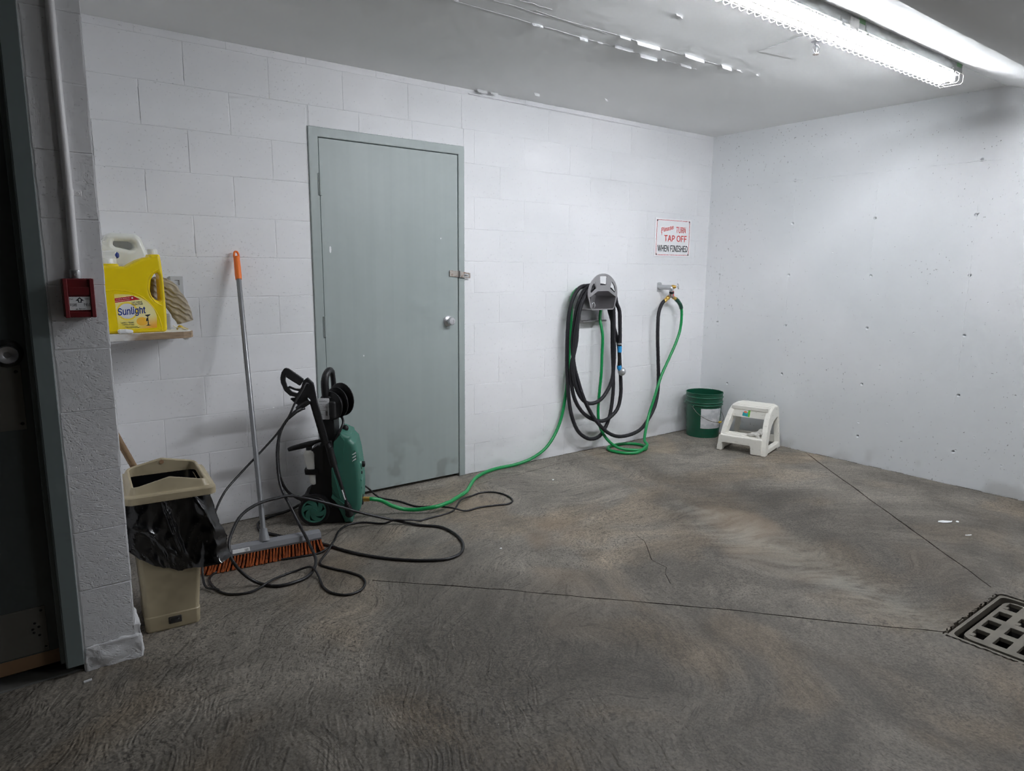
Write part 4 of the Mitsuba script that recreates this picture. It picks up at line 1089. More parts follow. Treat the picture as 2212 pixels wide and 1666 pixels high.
# ================================================================= PUSH BROOM
ba = np.array([-4.275, -0.585, 0]); bb = np.array([-3.752, -0.640, 0])
ex = (bb - ba) / np.linalg.norm(bb - ba); ey = np.cross([0, 0, 1], ex)
BL = float(np.linalg.norm(bb - ba))
BR = frame(ba, ex, ey)
bl = hull([(x, y, z) for x in (0.004, BL - 0.004) for y, z in ((-0.030, 0.066), (0.032, 0.066), (-0.034, 0.076), (0.036, 0.076), (-0.026, 0.098), (0.030, 0.098), (0.0, 0.104))])
put('push_broom__head', xf(bl, BR), 'm_grey_plastic', smooth=15, label='grey plastic broom head')
put('push_broom__socket', xf(lathe([(0.024, 0.0), (0.023, 0.02), (0.0185, 0.045), (0.0175, 0.060), (0.0, 0.060)], 24), BR @ axis_frame((BL * 0.5, 0.002, 0.096), (0.02, 0.42, 1.0))), 'm_grey_plastic', smooth=40)
s0 = (BR @ np.array([BL * 0.5, 0.010, 0.115, 1]))[:3]
tip = np.array([-3.906, -0.030, 1.452])
d_ = (tip - s0) / np.linalg.norm(tip - s0)
g0 = tip - d_ * 0.150
put('push_broom__pole', tube([s0, g0 + d_ * 0.01], 0.0125, 18, smooth=False), 'm_grey_tube', smooth=30, label='grey metal broom pole')
grip_ = tube([g0 - d_ * 0.004, g0 + d_ * 0.02, g0 + d_ * 0.10, g0 + d_ * 0.120], [0.0155, 0.0165, 0.0155, 0.0145], 18, 4)
e = np.cross(d_, [0, 1, 0]); e /= np.linalg.norm(e)
loop = tube([g0 + d_ * 0.105 + e * 0.010, g0 + d_ * 0.128 + e * 0.0115, g0 + d_ * 0.146 + e * 0.007, g0 + d_ * 0.150, g0 + d_ * 0.146 - e * 0.007, g0 + d_ * 0.128 - e * 0.0115, g0 + d_ * 0.105 - e * 0.010], 0.0052, 10, 5)
put('push_broom__grip', cat_(grip_, loop), 'm_orange', smooth=40, label='orange hanging grip at the pole top')
put('push_broom__bristle_core', xf(cb(0.012, BL - 0.012, -0.022, 0.022, 0.012, 0.068, 0.004), BR), 'm_bristle_core')
tufts = 36
for i in range(tufts):
    u = 0.010 + (BL - 0.020) * i / (tufts - 1)
    t_ = i / (tufts - 1)
    lean = -0.026 + 0.030 * t_ + 0.004 * math.sin(i * 1.7) + (0.012 if t_ > 0.97 else 0)
    R_ = []
    for z, w_, d0, d1 in ((0.070, 0.0036, -0.029, 0.030), (0.045, 0.0042, -0.032, 0.033), (0.020, 0.0050, -0.036, 0.038), (0.003, 0.0058, -0.041, 0.042)):
        f = (0.070 - z) / 0.067
        c_ = u + lean * f ** 1.4
        ring_ = []
        for k in range(6):
            ring_.append((c_ - w_ + 2 * w_ * k / 5, d0 + rng.uniform(-0.0014, 0.0014) * f, z + (rng.uniform(-0.002, 0.004) if z < 0.01 else 0)))
        for k in range(6):
            ring_.append((c_ + w_ - 2 * w_ * k / 5, d1 + rng.uniform(-0.0014, 0.0014) * f, z))
        R_.append(ring_)
    put('push_broom__bristle_tuft', xf(loft(R_[::-1]), BR), 'm_bristle')
stk = BR @ frame((0, -0.0285, 0.0925), (1, 0, 0), (0, 0.26, 1))
Mst = BR @ frame((0.115, -0.0349, 0.0780), (1, 0, 0), (0, 0.36, 1))
put('push_broom__sticker', xf(cs([(0, 0), (0.075, 0), (0.075, 0.018), (0, 0.018)]).extrude(0.0008), Mst), 'm_label_white')
tx = meshkit.text_mesh('HDX', 0.006, 0.0004, True); tx.apply_translation([0.052, 0.007, 0.0008])
put('push_broom__sticker__lettering', xf(cat_(tx, *[tm(Manifold.cube([0.02, 0.001, 0.0004]).translate([0.05, 0.002 + 0.002 * q, 0.0008])) for q in range(2)]), Mst), 'm_ink')
tag('push_broom', 'orange-bristled push broom leaning on the block wall by the trash can', 'broom')

# ================================================================= PRESSURE WASHER
WA = math.radians(-30)
WX = np.array([math.cos(WA), math.sin(WA), 0]); WY = np.array([-math.sin(WA), math.cos(WA), 0])
WM = np.eye(4); WM[:3, 0], WM[:3, 1], WM[:3, 3] = WX, WY, (-3.654, -0.308, 0)
WD = 0.245


def side(man, y):
    """A drawing in the washer's side plane (x along, z up), its back at local y, growing towards the viewer."""
    return xf(man, WM @ mv(XZ, y=y))


def wpt(x, y, z):
    return (WM @ np.array([x, y, z, 1.0]))[:3]


gp = [(0.112, 0.458), (0.147, 0.512), (0.160, 0.508), (0.202, 0.488), (0.204, 0.474), (0.227, 0.448), (0.241, 0.380), (0.250, 0.300), (0.255, 0.200), (0.252, 0.110), (0.243, 0.075), (0.226, 0.050), (0.205, 0.040), (0.200, 0.002), (0.158, 0.002), (0.135, 0.060), (0.114, 0.108), (0.090, 0.160), (0.096, 0.24), (0.104, 0.336)]
put('pressure_washer__body', side(soft(rnd(cs(gp), 0.004), WD, 0.030, 0.006), WD), 'm_washer_green', smooth=True, label='dark green washer body')
def wpanel(poly, t, m, r=0.003, name='pressure_washer__side_panel'):
    put(name, side(pillow(rnd(cs(poly), 0.003), t + 0.018, r, 3), 0.018), m, smooth=30)
wpanel([(0.116, 0.462), (0.150, 0.500), (0.172, 0.470), (0.163, 0.372), (0.124, 0.345), (0.108, 0.338)], 0.008, 'm_washer_green')
wpanel([(0.092, 0.158), (0.100, 0.172), (0.166, 0.112), (0.160, 0.086)], 0.014, 'm_washer_green', 0.004)
wpanel([(0.098, 0.315), (0.104, 0.318), (0.143, 0.148), (0.126, 0.150), (0.098, 0.215)], 0.007, 'm_washer_green')
wpanel([(0.205, 0.402), (0.226, 0.412), (0.236, 0.360), (0.216, 0.350)], 0.0, 'm_washer_green')
for k in range(3):
    z = 0.398 - 0.017 * k
    put('pressure_washer__stripe', side(cs([(0.208, z - 0.010), (0.229, z + 0.006), (0.230, z - 0.003), (0.209, z - 0.019 + 0.006)]).extrude(0.0012), 0.0002), 'm_label_white')
def wfront(x, y, z, prof_, m, name, n=24, label=None):
    put(name, xf(lathe(prof_, n), axis_frame(wpt(x, y, z), WX)), m, smooth=40, label=label)
wfront(0.240, 0.060, 0.318, [(0, 0.016), (0.026, 0.014), (0.030, 0.006), (0.032, 0.0)], 'm_washer_green', 'pressure_washer__switch_bezel')
wfront(0.248, 0.060, 0.318, [(0.016, 0.0), (0.016, 0.018), (0.013, 0.022), (0, 0.022)], 'm_black', 'pressure_washer__switch_knob', label='black turn switch')
wfront(0.246, 0.045, 0.275, [(0.008, 0.0), (0.008, 0.010), (0, 0.011)], 'm_black', 'pressure_washer__plug')
for z in (0.235, 0.195):
    ch = [(0.238, z + 0.022), (0.2565, z + 0.004), (0.238, z - 0.016), (0.234, z - 0.010), (0.2485, z + 0.004), (0.234, z + 0.014)]
    put('pressure_washer__chevron', side(pillow(cs(ch[::-1]), 0.10, 0.002, 2), 0.115), 'm_washer_green')
wfront(0.226, 0.060, 0.118, [(0.030, 0.0), (0.030, 0.028), (0.024, 0.030), (0.0, 0.030)], 'm_black', 'pressure_washer__inlet', label='black water inlet')
# black chassis behind
cp = [(-0.066, 0.142), (-0.028, 0.172), (0.000, 0.245), (0.028, 0.40), (0.046, 0.455), (0.050, 0.575), (0.118, 0.575), (0.120, 0.45), (0.112, 0.336), (0.105, 0.16), (0.150, 0.010), (0.145, 0.004), (0.020, 0.004), (-0.05, 0.03), (-0.075, 0.10)]
put('pressure_washer__chassis', side(pillow(rnd(cs(cp), 0.004), WD - 0.03, 0.008, 3), WD - 0.015), 'm_black', smooth=30)
hp = [(-0.020, 0.392), (-0.002, 0.418), (0.030, 0.440), (0.060, 0.440), (0.060, 0.285), (0.020, 0.284), (-0.019, 0.305)]
put('pressure_washer__rear_box', side(pillow(rnd(cs(hp), 0.004), 0.15, 0.010, 3), 0.16), 'm_black_soft', smooth=30)
for yy in (0.085, 0.165):
    put('pressure_washer__tube_rail', tube([wpt(0.092, yy, 0.44), wpt(0.090, yy, 0.72)], 0.010, 12, smooth=False), 'm_grey_tube', smooth=30, label='grey metal handle rail')
hh = tube([wpt(0.076, 0.050, 0.690), wpt(0.074, 0.050, 0.775), wpt(0.080, 0.062, 0.812), wpt(0.092, 0.095, 0.832), wpt(0.100, 0.130, 0.820), wpt(0.104, 0.150, 0.775), wpt(0.106, 0.155, 0.690)], [0.021, 0.021, 0.019, 0.017, 0.016, 0.014, 0.014], 16, 7)
put('pressure_washer__handle', cat_(hh, xf(cb(0.050, 0.118, 0.030, 0.20, 0.560, 0.705, 0.010), WM)), 'm_black_soft', smooth=40, label='black carrying handle')
# hose reel of three discs at the top
RA = WX * 0.62 + WY * 0.785; RA /= np.linalg.norm(RA)
for k, (off, r) in enumerate(((0.0, 0.076), (0.036, 0.083), (0.072, 0.090))):
    put('pressure_washer__reel_disc', xf(lathe([(0, -0.004), (r - 0.004, -0.004), (r, -0.002), (r, 0.002), (r - 0.004, 0.004), (0, 0.004)], 44), axis_frame(wpt(0.108, 0.035, 0.650) + RA * off + np.array([0, 0, 0.012 * k]), RA)), 'm_black_soft', smooth=30)
put('pressure_washer__reel_hub', xf(lathe([(0, -0.008), (0.035, -0.008), (0.038, 0.0), (0.052, 0.004), (0.052, 0.070), (0, 0.070)], 32), axis_frame(wpt(0.108, 0.035, 0.655), RA)), 'm_black', smooth=40)
put('pressure_washer__reel_crank', xf(rb(-0.020, 0.020, -0.045, 0.045, 0.0, 0.024, 0.010, 14), frame(wpt(0.142, 0.010, 0.640) - RA * 0.026, WX * 0.785 - WY * 0.62, (0, 0, 1.0))), 'm_black_soft', smooth=40)
put('pressure_washer__carry_knob', tm(ball(wpt(0.166, 0.10, 0.512), 0.018, 20)), 'm_black', smooth=True)
put('pressure_washer__reel_hose', tube([wpt(0.150, 0.06, 0.595), wpt(0.165, 0.03, 0.560), wpt(0.150, 0.005, 0.520), wpt(0.120, 0.0, 0.455), wpt(0.108, 0.01, 0.42)], 0.0065, 10, 6), 'm_rubber', smooth=True)
# paper tag
put('pressure_washer__tag', side(pillow(rnd(cs([(0.040, 0.585), (0.099, 0.585), (0.101, 0.698), (0.042, 0.699)]), 0.004), 0.0012, 0.0, 1), -0.004), 'm_label_white', label='white paper tag with small print')
tg = [cs([(0.048, z), (0.048 + w_, z), (0.048 + w_, z + 0.0016), (0.048, z + 0.0016)]).extrude(0.0004) for z, w_ in ((0.684, 0.040), (0.678, 0.042), (0.666, 0.044), (0.660, 0.040), (0.654, 0.044), (0.648, 0.044), (0.642, 0.042), (0.634, 0.044), (0.612, 0.020))]
tg.append(cs([(0.080, 0.604), (0.090, 0.604), (0.090, 0.630), (0.080, 0.630)]).extrude(0.0004))
put('pressure_washer__tag__print', cat_(*[side(g, -0.0052) for g in tg]), 'm_ink_grey')
# wheels
def wheel(cy):
    Mx = WM @ np.array([[1, 0, 0, 0], [0, 0, -1, cy], [0, 1, 0, 0.0835], [0, 0, 0, 1.0]])    # local z of the wheel towards the viewer
    ty = lathe([(0.066, -0.024), (0.078, -0.024), (0.083, -0.018), (0.0835, 0.0), (0.083, 0.018), (0.078, 0.024), (0.066, 0.024), (0.064, 0.018), (0.064, -0.018)], 44, closed=True)
    put('pressure_washer__wheel', xf(ty, Mx), 'm_black', smooth=35)
    w = 'pressure_washer__wheel' if 'pressure_washer__wheel_001' not in scene else 'pressure_washer__wheel_001'
    rim = Manifold.cylinder(0.028, 0.0665, 0.0665, 44) - Manifold.cylinder(0.05, 0.057, 0.057, 44).translate([0, 0, -0.01])
    rim = rim + Manifold.cylinder(0.030, 0.018, 0.016, 24)
    for k in range(6):
        bl_ = []
        for j in range(7):
            t = j / 6
            r_ = 0.012 + 0.048 * t
            a_ = math.radians(60 * k + 62 * t ** 1.2)
            wd = 0.006 + 0.010 * math.sin(math.pi * min(1, 0.25 + 0.65 * t))
            bl_.append((r_ * math.cos(a_), r_ * math.sin(a_), wd))
        for (xa, ya, wa), (xb_, yb_, wb_) in zip(bl_[:-1], bl_[1:]):
            rim = rim + Manifold.batch_hull([Manifold.cylinder(0.026, wa, wa * 0.8, 10).translate([xa, ya, 0]), Manifold.cylinder(0.026, wb_, wb_ * 0.8, 10).translate([xb_, yb_, 0])])
    put(w + '__hub', xf(rim.translate([0, 0, -0.006]), Mx), 'm_washer_green', smooth=30, label='green swirl-spoked wheel hub')
wheel(0.012)
wheel(WD - 0.012)
ho = [(-0.075, 0.150), (-0.045, 0.168), (0.010, 0.175), (0.055, 0.162), (0.084, 0.135), (0.095, 0.10), (0.087, 0.095), (0.070, 0.130), (0.045, 0.150), (0.008, 0.160), (-0.035, 0.152), (-0.060, 0.130)]
put('pressure_washer__mudguard', side(pillow(cs(ho[::-1]), 0.055, 0.003, 2), 0.045), 'm_black_soft', smooth=30)
# gun holder on the side
put('pressure_washer__gun_holder', side(pillow(rnd(cs([(0.072, 0.462), (0.106, 0.470), (0.124, 0.345), (0.094, 0.335)]), 0.006), 0.040, 0.006, 3), 0.015), 'm_black_soft', smooth=30)
put('pressure_washer__lance_clip', xf(ball((0.178, -0.010, 0.085), 0.016, 16) + ball((0.186, -0.010, 0.062), 0.021, 16) + cb(0.165, 0.20, -0.012, 0.012, 0.045, 0.075, 0.006), WM), 'm_black', smooth=40)
tag('pressure_washer', 'green and black wheeled pressure washer standing beside the far door', 'pressure washer')

# spray gun resting in the washer's holder
GY = -0.020
gb = [(-0.020, 0.800), (0.000, 0.815), (0.028, 0.785), (0.033, 0.760), (0.041, 0.700), (0.095, 0.470), (0.076, 0.455), (0.012, 0.700), (-0.004, 0.718), (-0.070, 0.712), (-0.045, 0.745), (-0.030, 0.77)]
put('spray_gun__body', side(pillow(rnd(cs(gb), 0.004), 0.038, 0.008, 4), GY), 'm_black_soft', smooth=35)
gr = [(-0.106, 0.862), (-0.094, 0.864), (-0.018, 0.806), (-0.036, 0.772), (-0.104, 0.818)]
put('spray_gun__grip', side(pillow(rnd(cs(gr), 0.006), 0.034, 0.011, 4), GY - 0.002), 'm_black_soft', smooth=35)
gl = [(-0.112, 0.864), (-0.100, 0.866), (-0.096, 0.856), (-0.106, 0.830), (-0.110, 0.800), (-0.102, 0.768), (-0.080, 0.742), (-0.040, 0.728), (0.000, 0.728), (0.0, 0.710), (-0.050, 0.712), (-0.090, 0.722), (-0.116, 0.748), (-0.132, 0.790), (-0.134, 0.815), (-0.126, 0.845)]
put('spray_gun__guard', side(pillow(rnd(cs(gl), 0.002), 0.026, 0.007, 4), GY - 0.006), 'm_black_soft', smooth=35)
tr_ = [(-0.104, 0.764), (-0.092, 0.772), (-0.060, 0.758), (-0.025, 0.756), (-0.025, 0.742), (-0.062, 0.748), (-0.094, 0.762)]
put('spray_gun__trigger', side(pillow(cs(tr_[::-1]), 0.014, 0.003, 2), GY - 0.012), 'm_black', smooth=30)
put('spray_gun__hose_fitting', tube([wpt(0.004, -0.038, 0.690), wpt(-0.018, -0.040, 0.678), wpt(-0.046, -0.042, 0.660), wpt(-0.060, -0.043, 0.651)], [0.014, 0.0165, 0.015, 0.011], 14, 4), 'm_black_soft', smooth=35)
put('spray_gun__lower_block', side(pillow(rnd(cs([(-0.092, 0.708), (-0.040, 0.712), (0.0, 0.712), (-0.010, 0.690), (-0.050, 0.672), (-0.066, 0.682)]), 0.003), 0.024, 0.004, 3), GY - 0.006), 'm_black', smooth=30)
put('spray_gun__under_rail', side(pillow(cs([(0.006, 0.690), (0.018, 0.692), (0.082, 0.455), (0.062, 0.455)][::-1]), 0.022, 0.004, 3), GY - 0.008), 'm_black', smooth=30)
put('spray_gun__lance', tube([wpt(0.086, -0.036, 0.462), wpt(0.110, -0.034, 0.380), wpt(0.162, -0.026, 0.183), wpt(0.180, -0.022, 0.110)], [0.0145, 0.013, 0.0085, 0.0085], 14, 6), 'm_black_soft', smooth=35)
put('spray_gun__lance_sleeve', tube([wpt(0.096, -0.036, 0.440), wpt(0.116, -0.034, 0.345)], 0.0195, 16, smooth=False), 'm_black', smooth=35)
put('spray_gun__lance_label', tube([wpt(0.1545, -0.0365, 0.205), wpt(0.1690, -0.0345, 0.150)], [0.0035, 0.0035], 8, 2), 'm_label_white', smooth=True, label='white printed strip along the lance')
put('spray_gun__nozzle', cat_(tube([wpt(0.174, -0.024, 0.135), wpt(0.180, -0.022, 0.108), wpt(0.190, -0.020, 0.060)], [0.010, 0.018, 0.021], 16, 5), *[tube([wpt(0.177 + 0.003 * q, -0.024, 0.122 - 0.010 * q), wpt(0.1775 + 0.003 * q, -0.0238, 0.119 - 0.010 * q)], 0.0165 + 0.0012 * q, 14, smooth=False) for q in range(4)]), 'm_black', smooth=35)
tag('spray_gun', 'black trigger spray gun and lance resting on the green washer', 'spray gun')

# detergent bottle at the washer's back
bp = [(-0.046, 0.396), (-0.034, 0.410), (0.005, 0.412), (0.012, 0.396), (0.012, 0.226), (-0.004, 0.222), (-0.016, 0.232), (-0.028, 0.300), (-0.040, 0.352)]
put('foam_bottle__body', side(pillow(rnd(cs(bp[::-1]), 0.006), 0.070, 0.014, 4), 0.075), 'm_white_plastic', smooth=35)
put('foam_bottle__neck', xf(lathe([(0, 0.022), (0.014, 0.022), (0.016, 0.018), (0.016, 0), (0, 0)], 18), WM @ mv(np.eye(4), -0.020, 0.040, 0.408)), 'm_black', smooth=40)
put('foam_bottle__sprayer', tube([wpt(-0.128, 0.040, 0.412), wpt(-0.118, 0.040, 0.417), wpt(-0.060, 0.040, 0.432), wpt(-0.010, 0.040, 0.444), wpt(0.010, 0.040, 0.452), wpt(0.048, 0.040, 0.462)], [0.009, 0.012, 0.015, 0.016, 0.011, 0.008], 14, 5), 'm_black', smooth=35)
put('foam_bottle__strap', side(pillow(rnd(cs([(-0.043, 0.318), (-0.038, 0.312), (0.030, 0.312), (0.030, 0.282), (-0.038, 0.283), (-0.041, 0.296)][::-1]), 0.002), 0.082, 0.003, 2), 0.080), 'm_black', smooth=30)
tag('foam_bottle', 'white plastic foam bottle with black sprayer at the back of the washer', 'bottle')

# ================================================================= HOSES AND CORDS ON THE FLOOR
HP = [(-3.700, -0.355, 0.658), (-3.737, -0.365, 0.655), (-3.778, -0.37, 0.632), (-3.827, -0.38, 0.580), (-3.861, -0.4, 0.501), (-3.877, -0.43, 0.415), (-3.883, -0.48, 0.31), (-3.868, -0.55, 0.231), (-3.851, -0.62, 0.154), (-3.839, -0.72, 0.078), (-3.848, -0.82, 0.030), (-3.912, -0.905, 0.009), (-3.982, -0.933, 0.008), (-4.061, -0.925, 0.008), (-4.12, -0.86, 0.012), (-4.175, -0.84, 0.06), (-4.221, -0.83, 0.142), (-4.217, -0.79, 0.197), (-4.185, -0.74, 0.234), (-4.133, -0.68, 0.268), (-4.052, -0.62, 0.284), (-3.951, -0.57, 0.281), (-3.859, -0.53, 0.261), (-3.768, -0.5, 0.228), (-3.623, -0.5, 0.164), (-3.475, -0.51, 0.092), (-3.296, -0.55, 0.022), (-3.205, -0.655, 0.008), (-3.129, -0.745, 0.008), (-3.119, -0.883, 0.008), (-3.156, -1.007, 0.008), (-3.228, -1.097, 0.008), (-3.308, -1.119, 0.008), (-3.408, -1.073, 0.008), (-3.525, -0.968, 0.008), (-3.626, -0.828, 0.008), (-3.680, -0.715, 0.008), (-3.727, -0.59, 0.008), (-3.801, -0.466, 0.008), (-3.869, -0.355, 0.008), (-3.917, -0.242, 0.008), (-3.905, -0.145, 0.008), (-3.865, -0.085, 0.008), (-3.79, -0.060, 0.012), (-3.720, -0.085, 0.030), (-3.640, -0.130, 0.080)]
HP = lay(HP, 0.0072, own=True)
put('pressure_hose', tube(HP, 0.0072, 12, smooth=False), 'm_rubber', smooth=True, label='black high-pressure hose looping from the spray gun over the floor', cat='hose')
put('pressure_hose__strain_relief', tube([(-3.718, -0.358, 0.660), (-3.752, -0.368, 0.648), (-3.790, -0.372, 0.622)], [0.0115, 0.0105, 0.0085], 12, 5), 'm_black', smooth=True)
HP2 = [(-3.8405, -0.366, 0.55), (-3.853, -0.372, 0.45), (-3.850, -0.36, 0.38), (-3.838, -0.34, 0.310), (-3.796, -0.31, 0.223), (-3.742, -0.29, 0.169), (-3.685, -0.26, 0.134), (-3.64, -0.22, 0.13)]
put('suction_hose', tube(HP2, 0.0072, 12, 7), 'm_rubber', smooth=True, label='short black hose curving down into the back of the washer', cat='hose')
CORD = [(-3.70, -0.672, 0.006), (-3.771, -0.690, 0.006), (-3.924, -0.664, 0.006), (-4.035, -0.632, 0.006), (-4.159, -0.620, 0.006), (-4.241, -0.622, 0.006), (-4.281, -0.676, 0.006), (-4.282, -0.798, 0.006), (-4.254, -0.873, 0.006), (-4.192, -0.909, 0.006), (-4.13, -0.908, 0.006), (-4.07, -0.88, 0.014), (-4.016, -0.835, 0.006), (-3.95, -0.822, 0.006), (-3.893, -0.861, 0.006), (-3.885, -0.943, 0.006), (-3.904, -1.048, 0.006), (-3.895, -1.122, 0.006), (-3.852, -1.175, 0.006), (-3.799, -1.176, 0.006), (-3.746, -1.128, 0.006), (-3.728, -1.052, 0.006), (-3.751, -0.978, 0.006), (-3.803, -0.883, 0.006), (-3.825, -0.813, 0.006), (-3.795, -0.762, 0.008), (-3.727, -0.70, 0.019), (-3.660, -0.590, 0.008), (-3.584, -0.473, 0.006), (-3.511, -0.422, 0.006), (-3.432, -0.434, 0.006), (-3.374, -0.494, 0.006), (-3.29, -0.568, 0.006), (-3.203, -0.598, 0.006), (-3.109, -0.589, 0.006), (-2.945, -0.572, 0.006), (-2.84, -0.495, 0.028), (-2.694, -0.409, 0.006), (-2.618, -0.394, 0.006), (-2.554, -0.43, 0.006), (-2.525, -0.513, 0.006), (-2.546, -0.615, 0.006), (-2.6, -0.657, 0.006), (-2.689, -0.632, 0.006), (-2.777, -0.608, 0.006), (-2.884, -0.612, 0.008), (-2.943, -0.575, 0.026), (-3.005, -0.475, 0.020), (-3.067, -0.384, 0.006), (-3.108, -0.244, 0.006), (-3.180, -0.12, 0.012), (-3.273, -0.16, 0.10), (-3.37, -0.20, 0.17), (-3.42, -0.23, 0.19)]
CORD = lay(CORD, 0.0050, [(HP, 0.0072)], own=True)
put('power_cord', tube(CORD, 0.0050, 10, smooth=False), 'm_cord', smooth=True, label='thin black power cord snaking loosely across the floor from the washer', cat='cord')
CUP = [(-3.672, -0.362, 0.780), (-3.692, -0.374, 0.790), (-3.720, -0.388, 0.757), (-3.767, -0.402, 0.698), (-3.799, -0.410, 0.642), (-3.864, -0.42, 0.565), (-3.965, -0.44, 0.479), (-4.065, -0.47, 0.405), (-4.165, -0.53, 0.335), (-4.245, -0.60, 0.22), (-4.300, -0.66, 0.09), (-4.315, -0.76, 0.008), (-4.282, -0.830, 0.007)]
CUP = lay(CUP, 0.0052, [(CORD, 0.005)])
put('trailing_cord', tube(CUP, 0.0052, 10, smooth=False), 'm_cord', smooth=True, label='black cord slung from the spray gun down behind the trash bag', cat='cord')

# ================================================================= GREEN GARDEN HOSES
G1 = [(-3.378, -0.398, 0.118), (-3.360, -0.408, 0.117), (-3.310, -0.415, 0.100), (-3.255, -0.415, 0.062), (-3.180, -0.430, 0.026), (-3.105, -0.485, 0.012), (-3.020, -0.535, 0.012), (-2.894, -0.500, 0.012), (-2.748, -0.407, 0.012), (-2.614, -0.257, 0.012), (-2.491, -0.140, 0.012), (-2.364, -0.070, 0.012), (-2.234, -0.040, 0.012), (-2.085, -0.045, 0.014), (-1.962, -0.060, 0.038), (-1.818, -0.050, 0.092), (-1.723, -0.042, 0.18), (-1.658, -0.034, 0.29), (-1.621, -0.030, 0.424), (-1.599, -0.028, 0.577), (-1.585, -0.028, 0.747), (-1.580, -0.03, 0.916), (-1.585, -0.040, 1.02), (-1.590, -0.045, 1.10), (-1.588, -0.045, 1.18), (-1.54, -0.045, 1.235), (-1.46, -0.045, 1.253), (-1.40, -0.045, 1.252), (-1.335, -0.045, 1.238), (-1.284, -0.045, 1.165), (-1.296, -0.05, 1.09), (-1.325, -0.07, 1.02), (-1.326, -0.09, 0.95), (-1.322, -0.1, 0.891), (-1.322, -0.1, 0.747), (-1.324, -0.1, 0.602), (-1.327, -0.085, 0.407), (-1.328, -0.085, 0.282), (-1.305, -0.090, 0.183), (-1.267, -0.130, 0.095), (-1.195, -0.175, 0.030), (-1.10, -0.255, 0.013), (-1.02, -0.288, 0.012), (-0.955, -0.250, 0.012), (-0.935, -0.165, 0.012), (-1.00, -0.075, 0.012), (-1.11, -0.055, 0.012), (-1.215, -0.085, 0.012), (-1.255, -0.165, 0.012), (-1.225, -0.270, 0.012), (-1.14, -0.325, 0.012), (-1.04, -0.310, 0.030), (-0.965, -0.265, 0.034), (-0.925, -0.20, 0.050), (-0.859, -0.15, 0.117), (-0.815, -0.125, 0.178), (-0.776, -0.11, 0.244), (-0.737, -0.11, 0.332), (-0.683, -0.105, 0.453), (-0.635, -0.1, 0.544), (-0.571, -0.1, 0.644), (-0.514, -0.1, 0.734), (-0.472, -0.1, 0.806), (-0.437, -0.1, 0.888), (-0.424, -0.1, 0.972), (-0.429, -0.1, 1.055), (-0.445, -0.1, 1.097), (-0.483, -0.1, 1.134), (-0.530, -0.1, 1.160)]
G1 = lay(G1, 0.0112, [(CORD, 0.005)], own=True, ease=0.26)
put('garden_hose', tube(G1, 0.0112, 14, smooth=False), 'm_hose_green', smooth=True, label='bright green garden hose from the washer past the hanger to the tap', cat='hose')
put('garden_hose__coupling', tube([wpt(0.254, 0.060, 0.118), wpt(0.290, 0.060, 0.118)], [0.0140, 0.0125], 16, 2), 'm_brass', smooth=30, label='brass coupling at the washer')
put('garden_hose__sleeve', tube([(-0.432, -0.1, 1.070), (-0.445, -0.1, 1.097), (-0.483, -0.1, 1.134), (-0.512, -0.1, 1.151)], 0.0150, 14, 6), 'm_sleeve', smooth=True, label='dark green ribbed sleeve')
put('garden_hose__sleeve__ribs', cat_(*[tube([np.array(p_) - np.array(t_) * 0.002, np.array(p_) + np.array(t_) * 0.002], 0.0164, 14, smooth=False) for p_, t_ in (((-0.440, -0.1, 1.088), (-0.45, 0, 0.89)), ((-0.452, -0.1, 1.105), (-0.6, 0, 0.8)), ((-0.467, -0.1, 1.120), (-0.7, 0, 0.7)), ((-0.484, -0.1, 1.134), (-0.8, 0, 0.6)), ((-0.500, -0.1, 1.144), (-0.85, 0, 0.53)))]), 'm_sleeve', smooth=35)
put('garden_hose__end_ferrule', tube([(-0.512, -0.1, 1.151), (-0.541, -0.098, 1.164)], 0.0135, 14, smooth=False), 'm_brass', smooth=30)

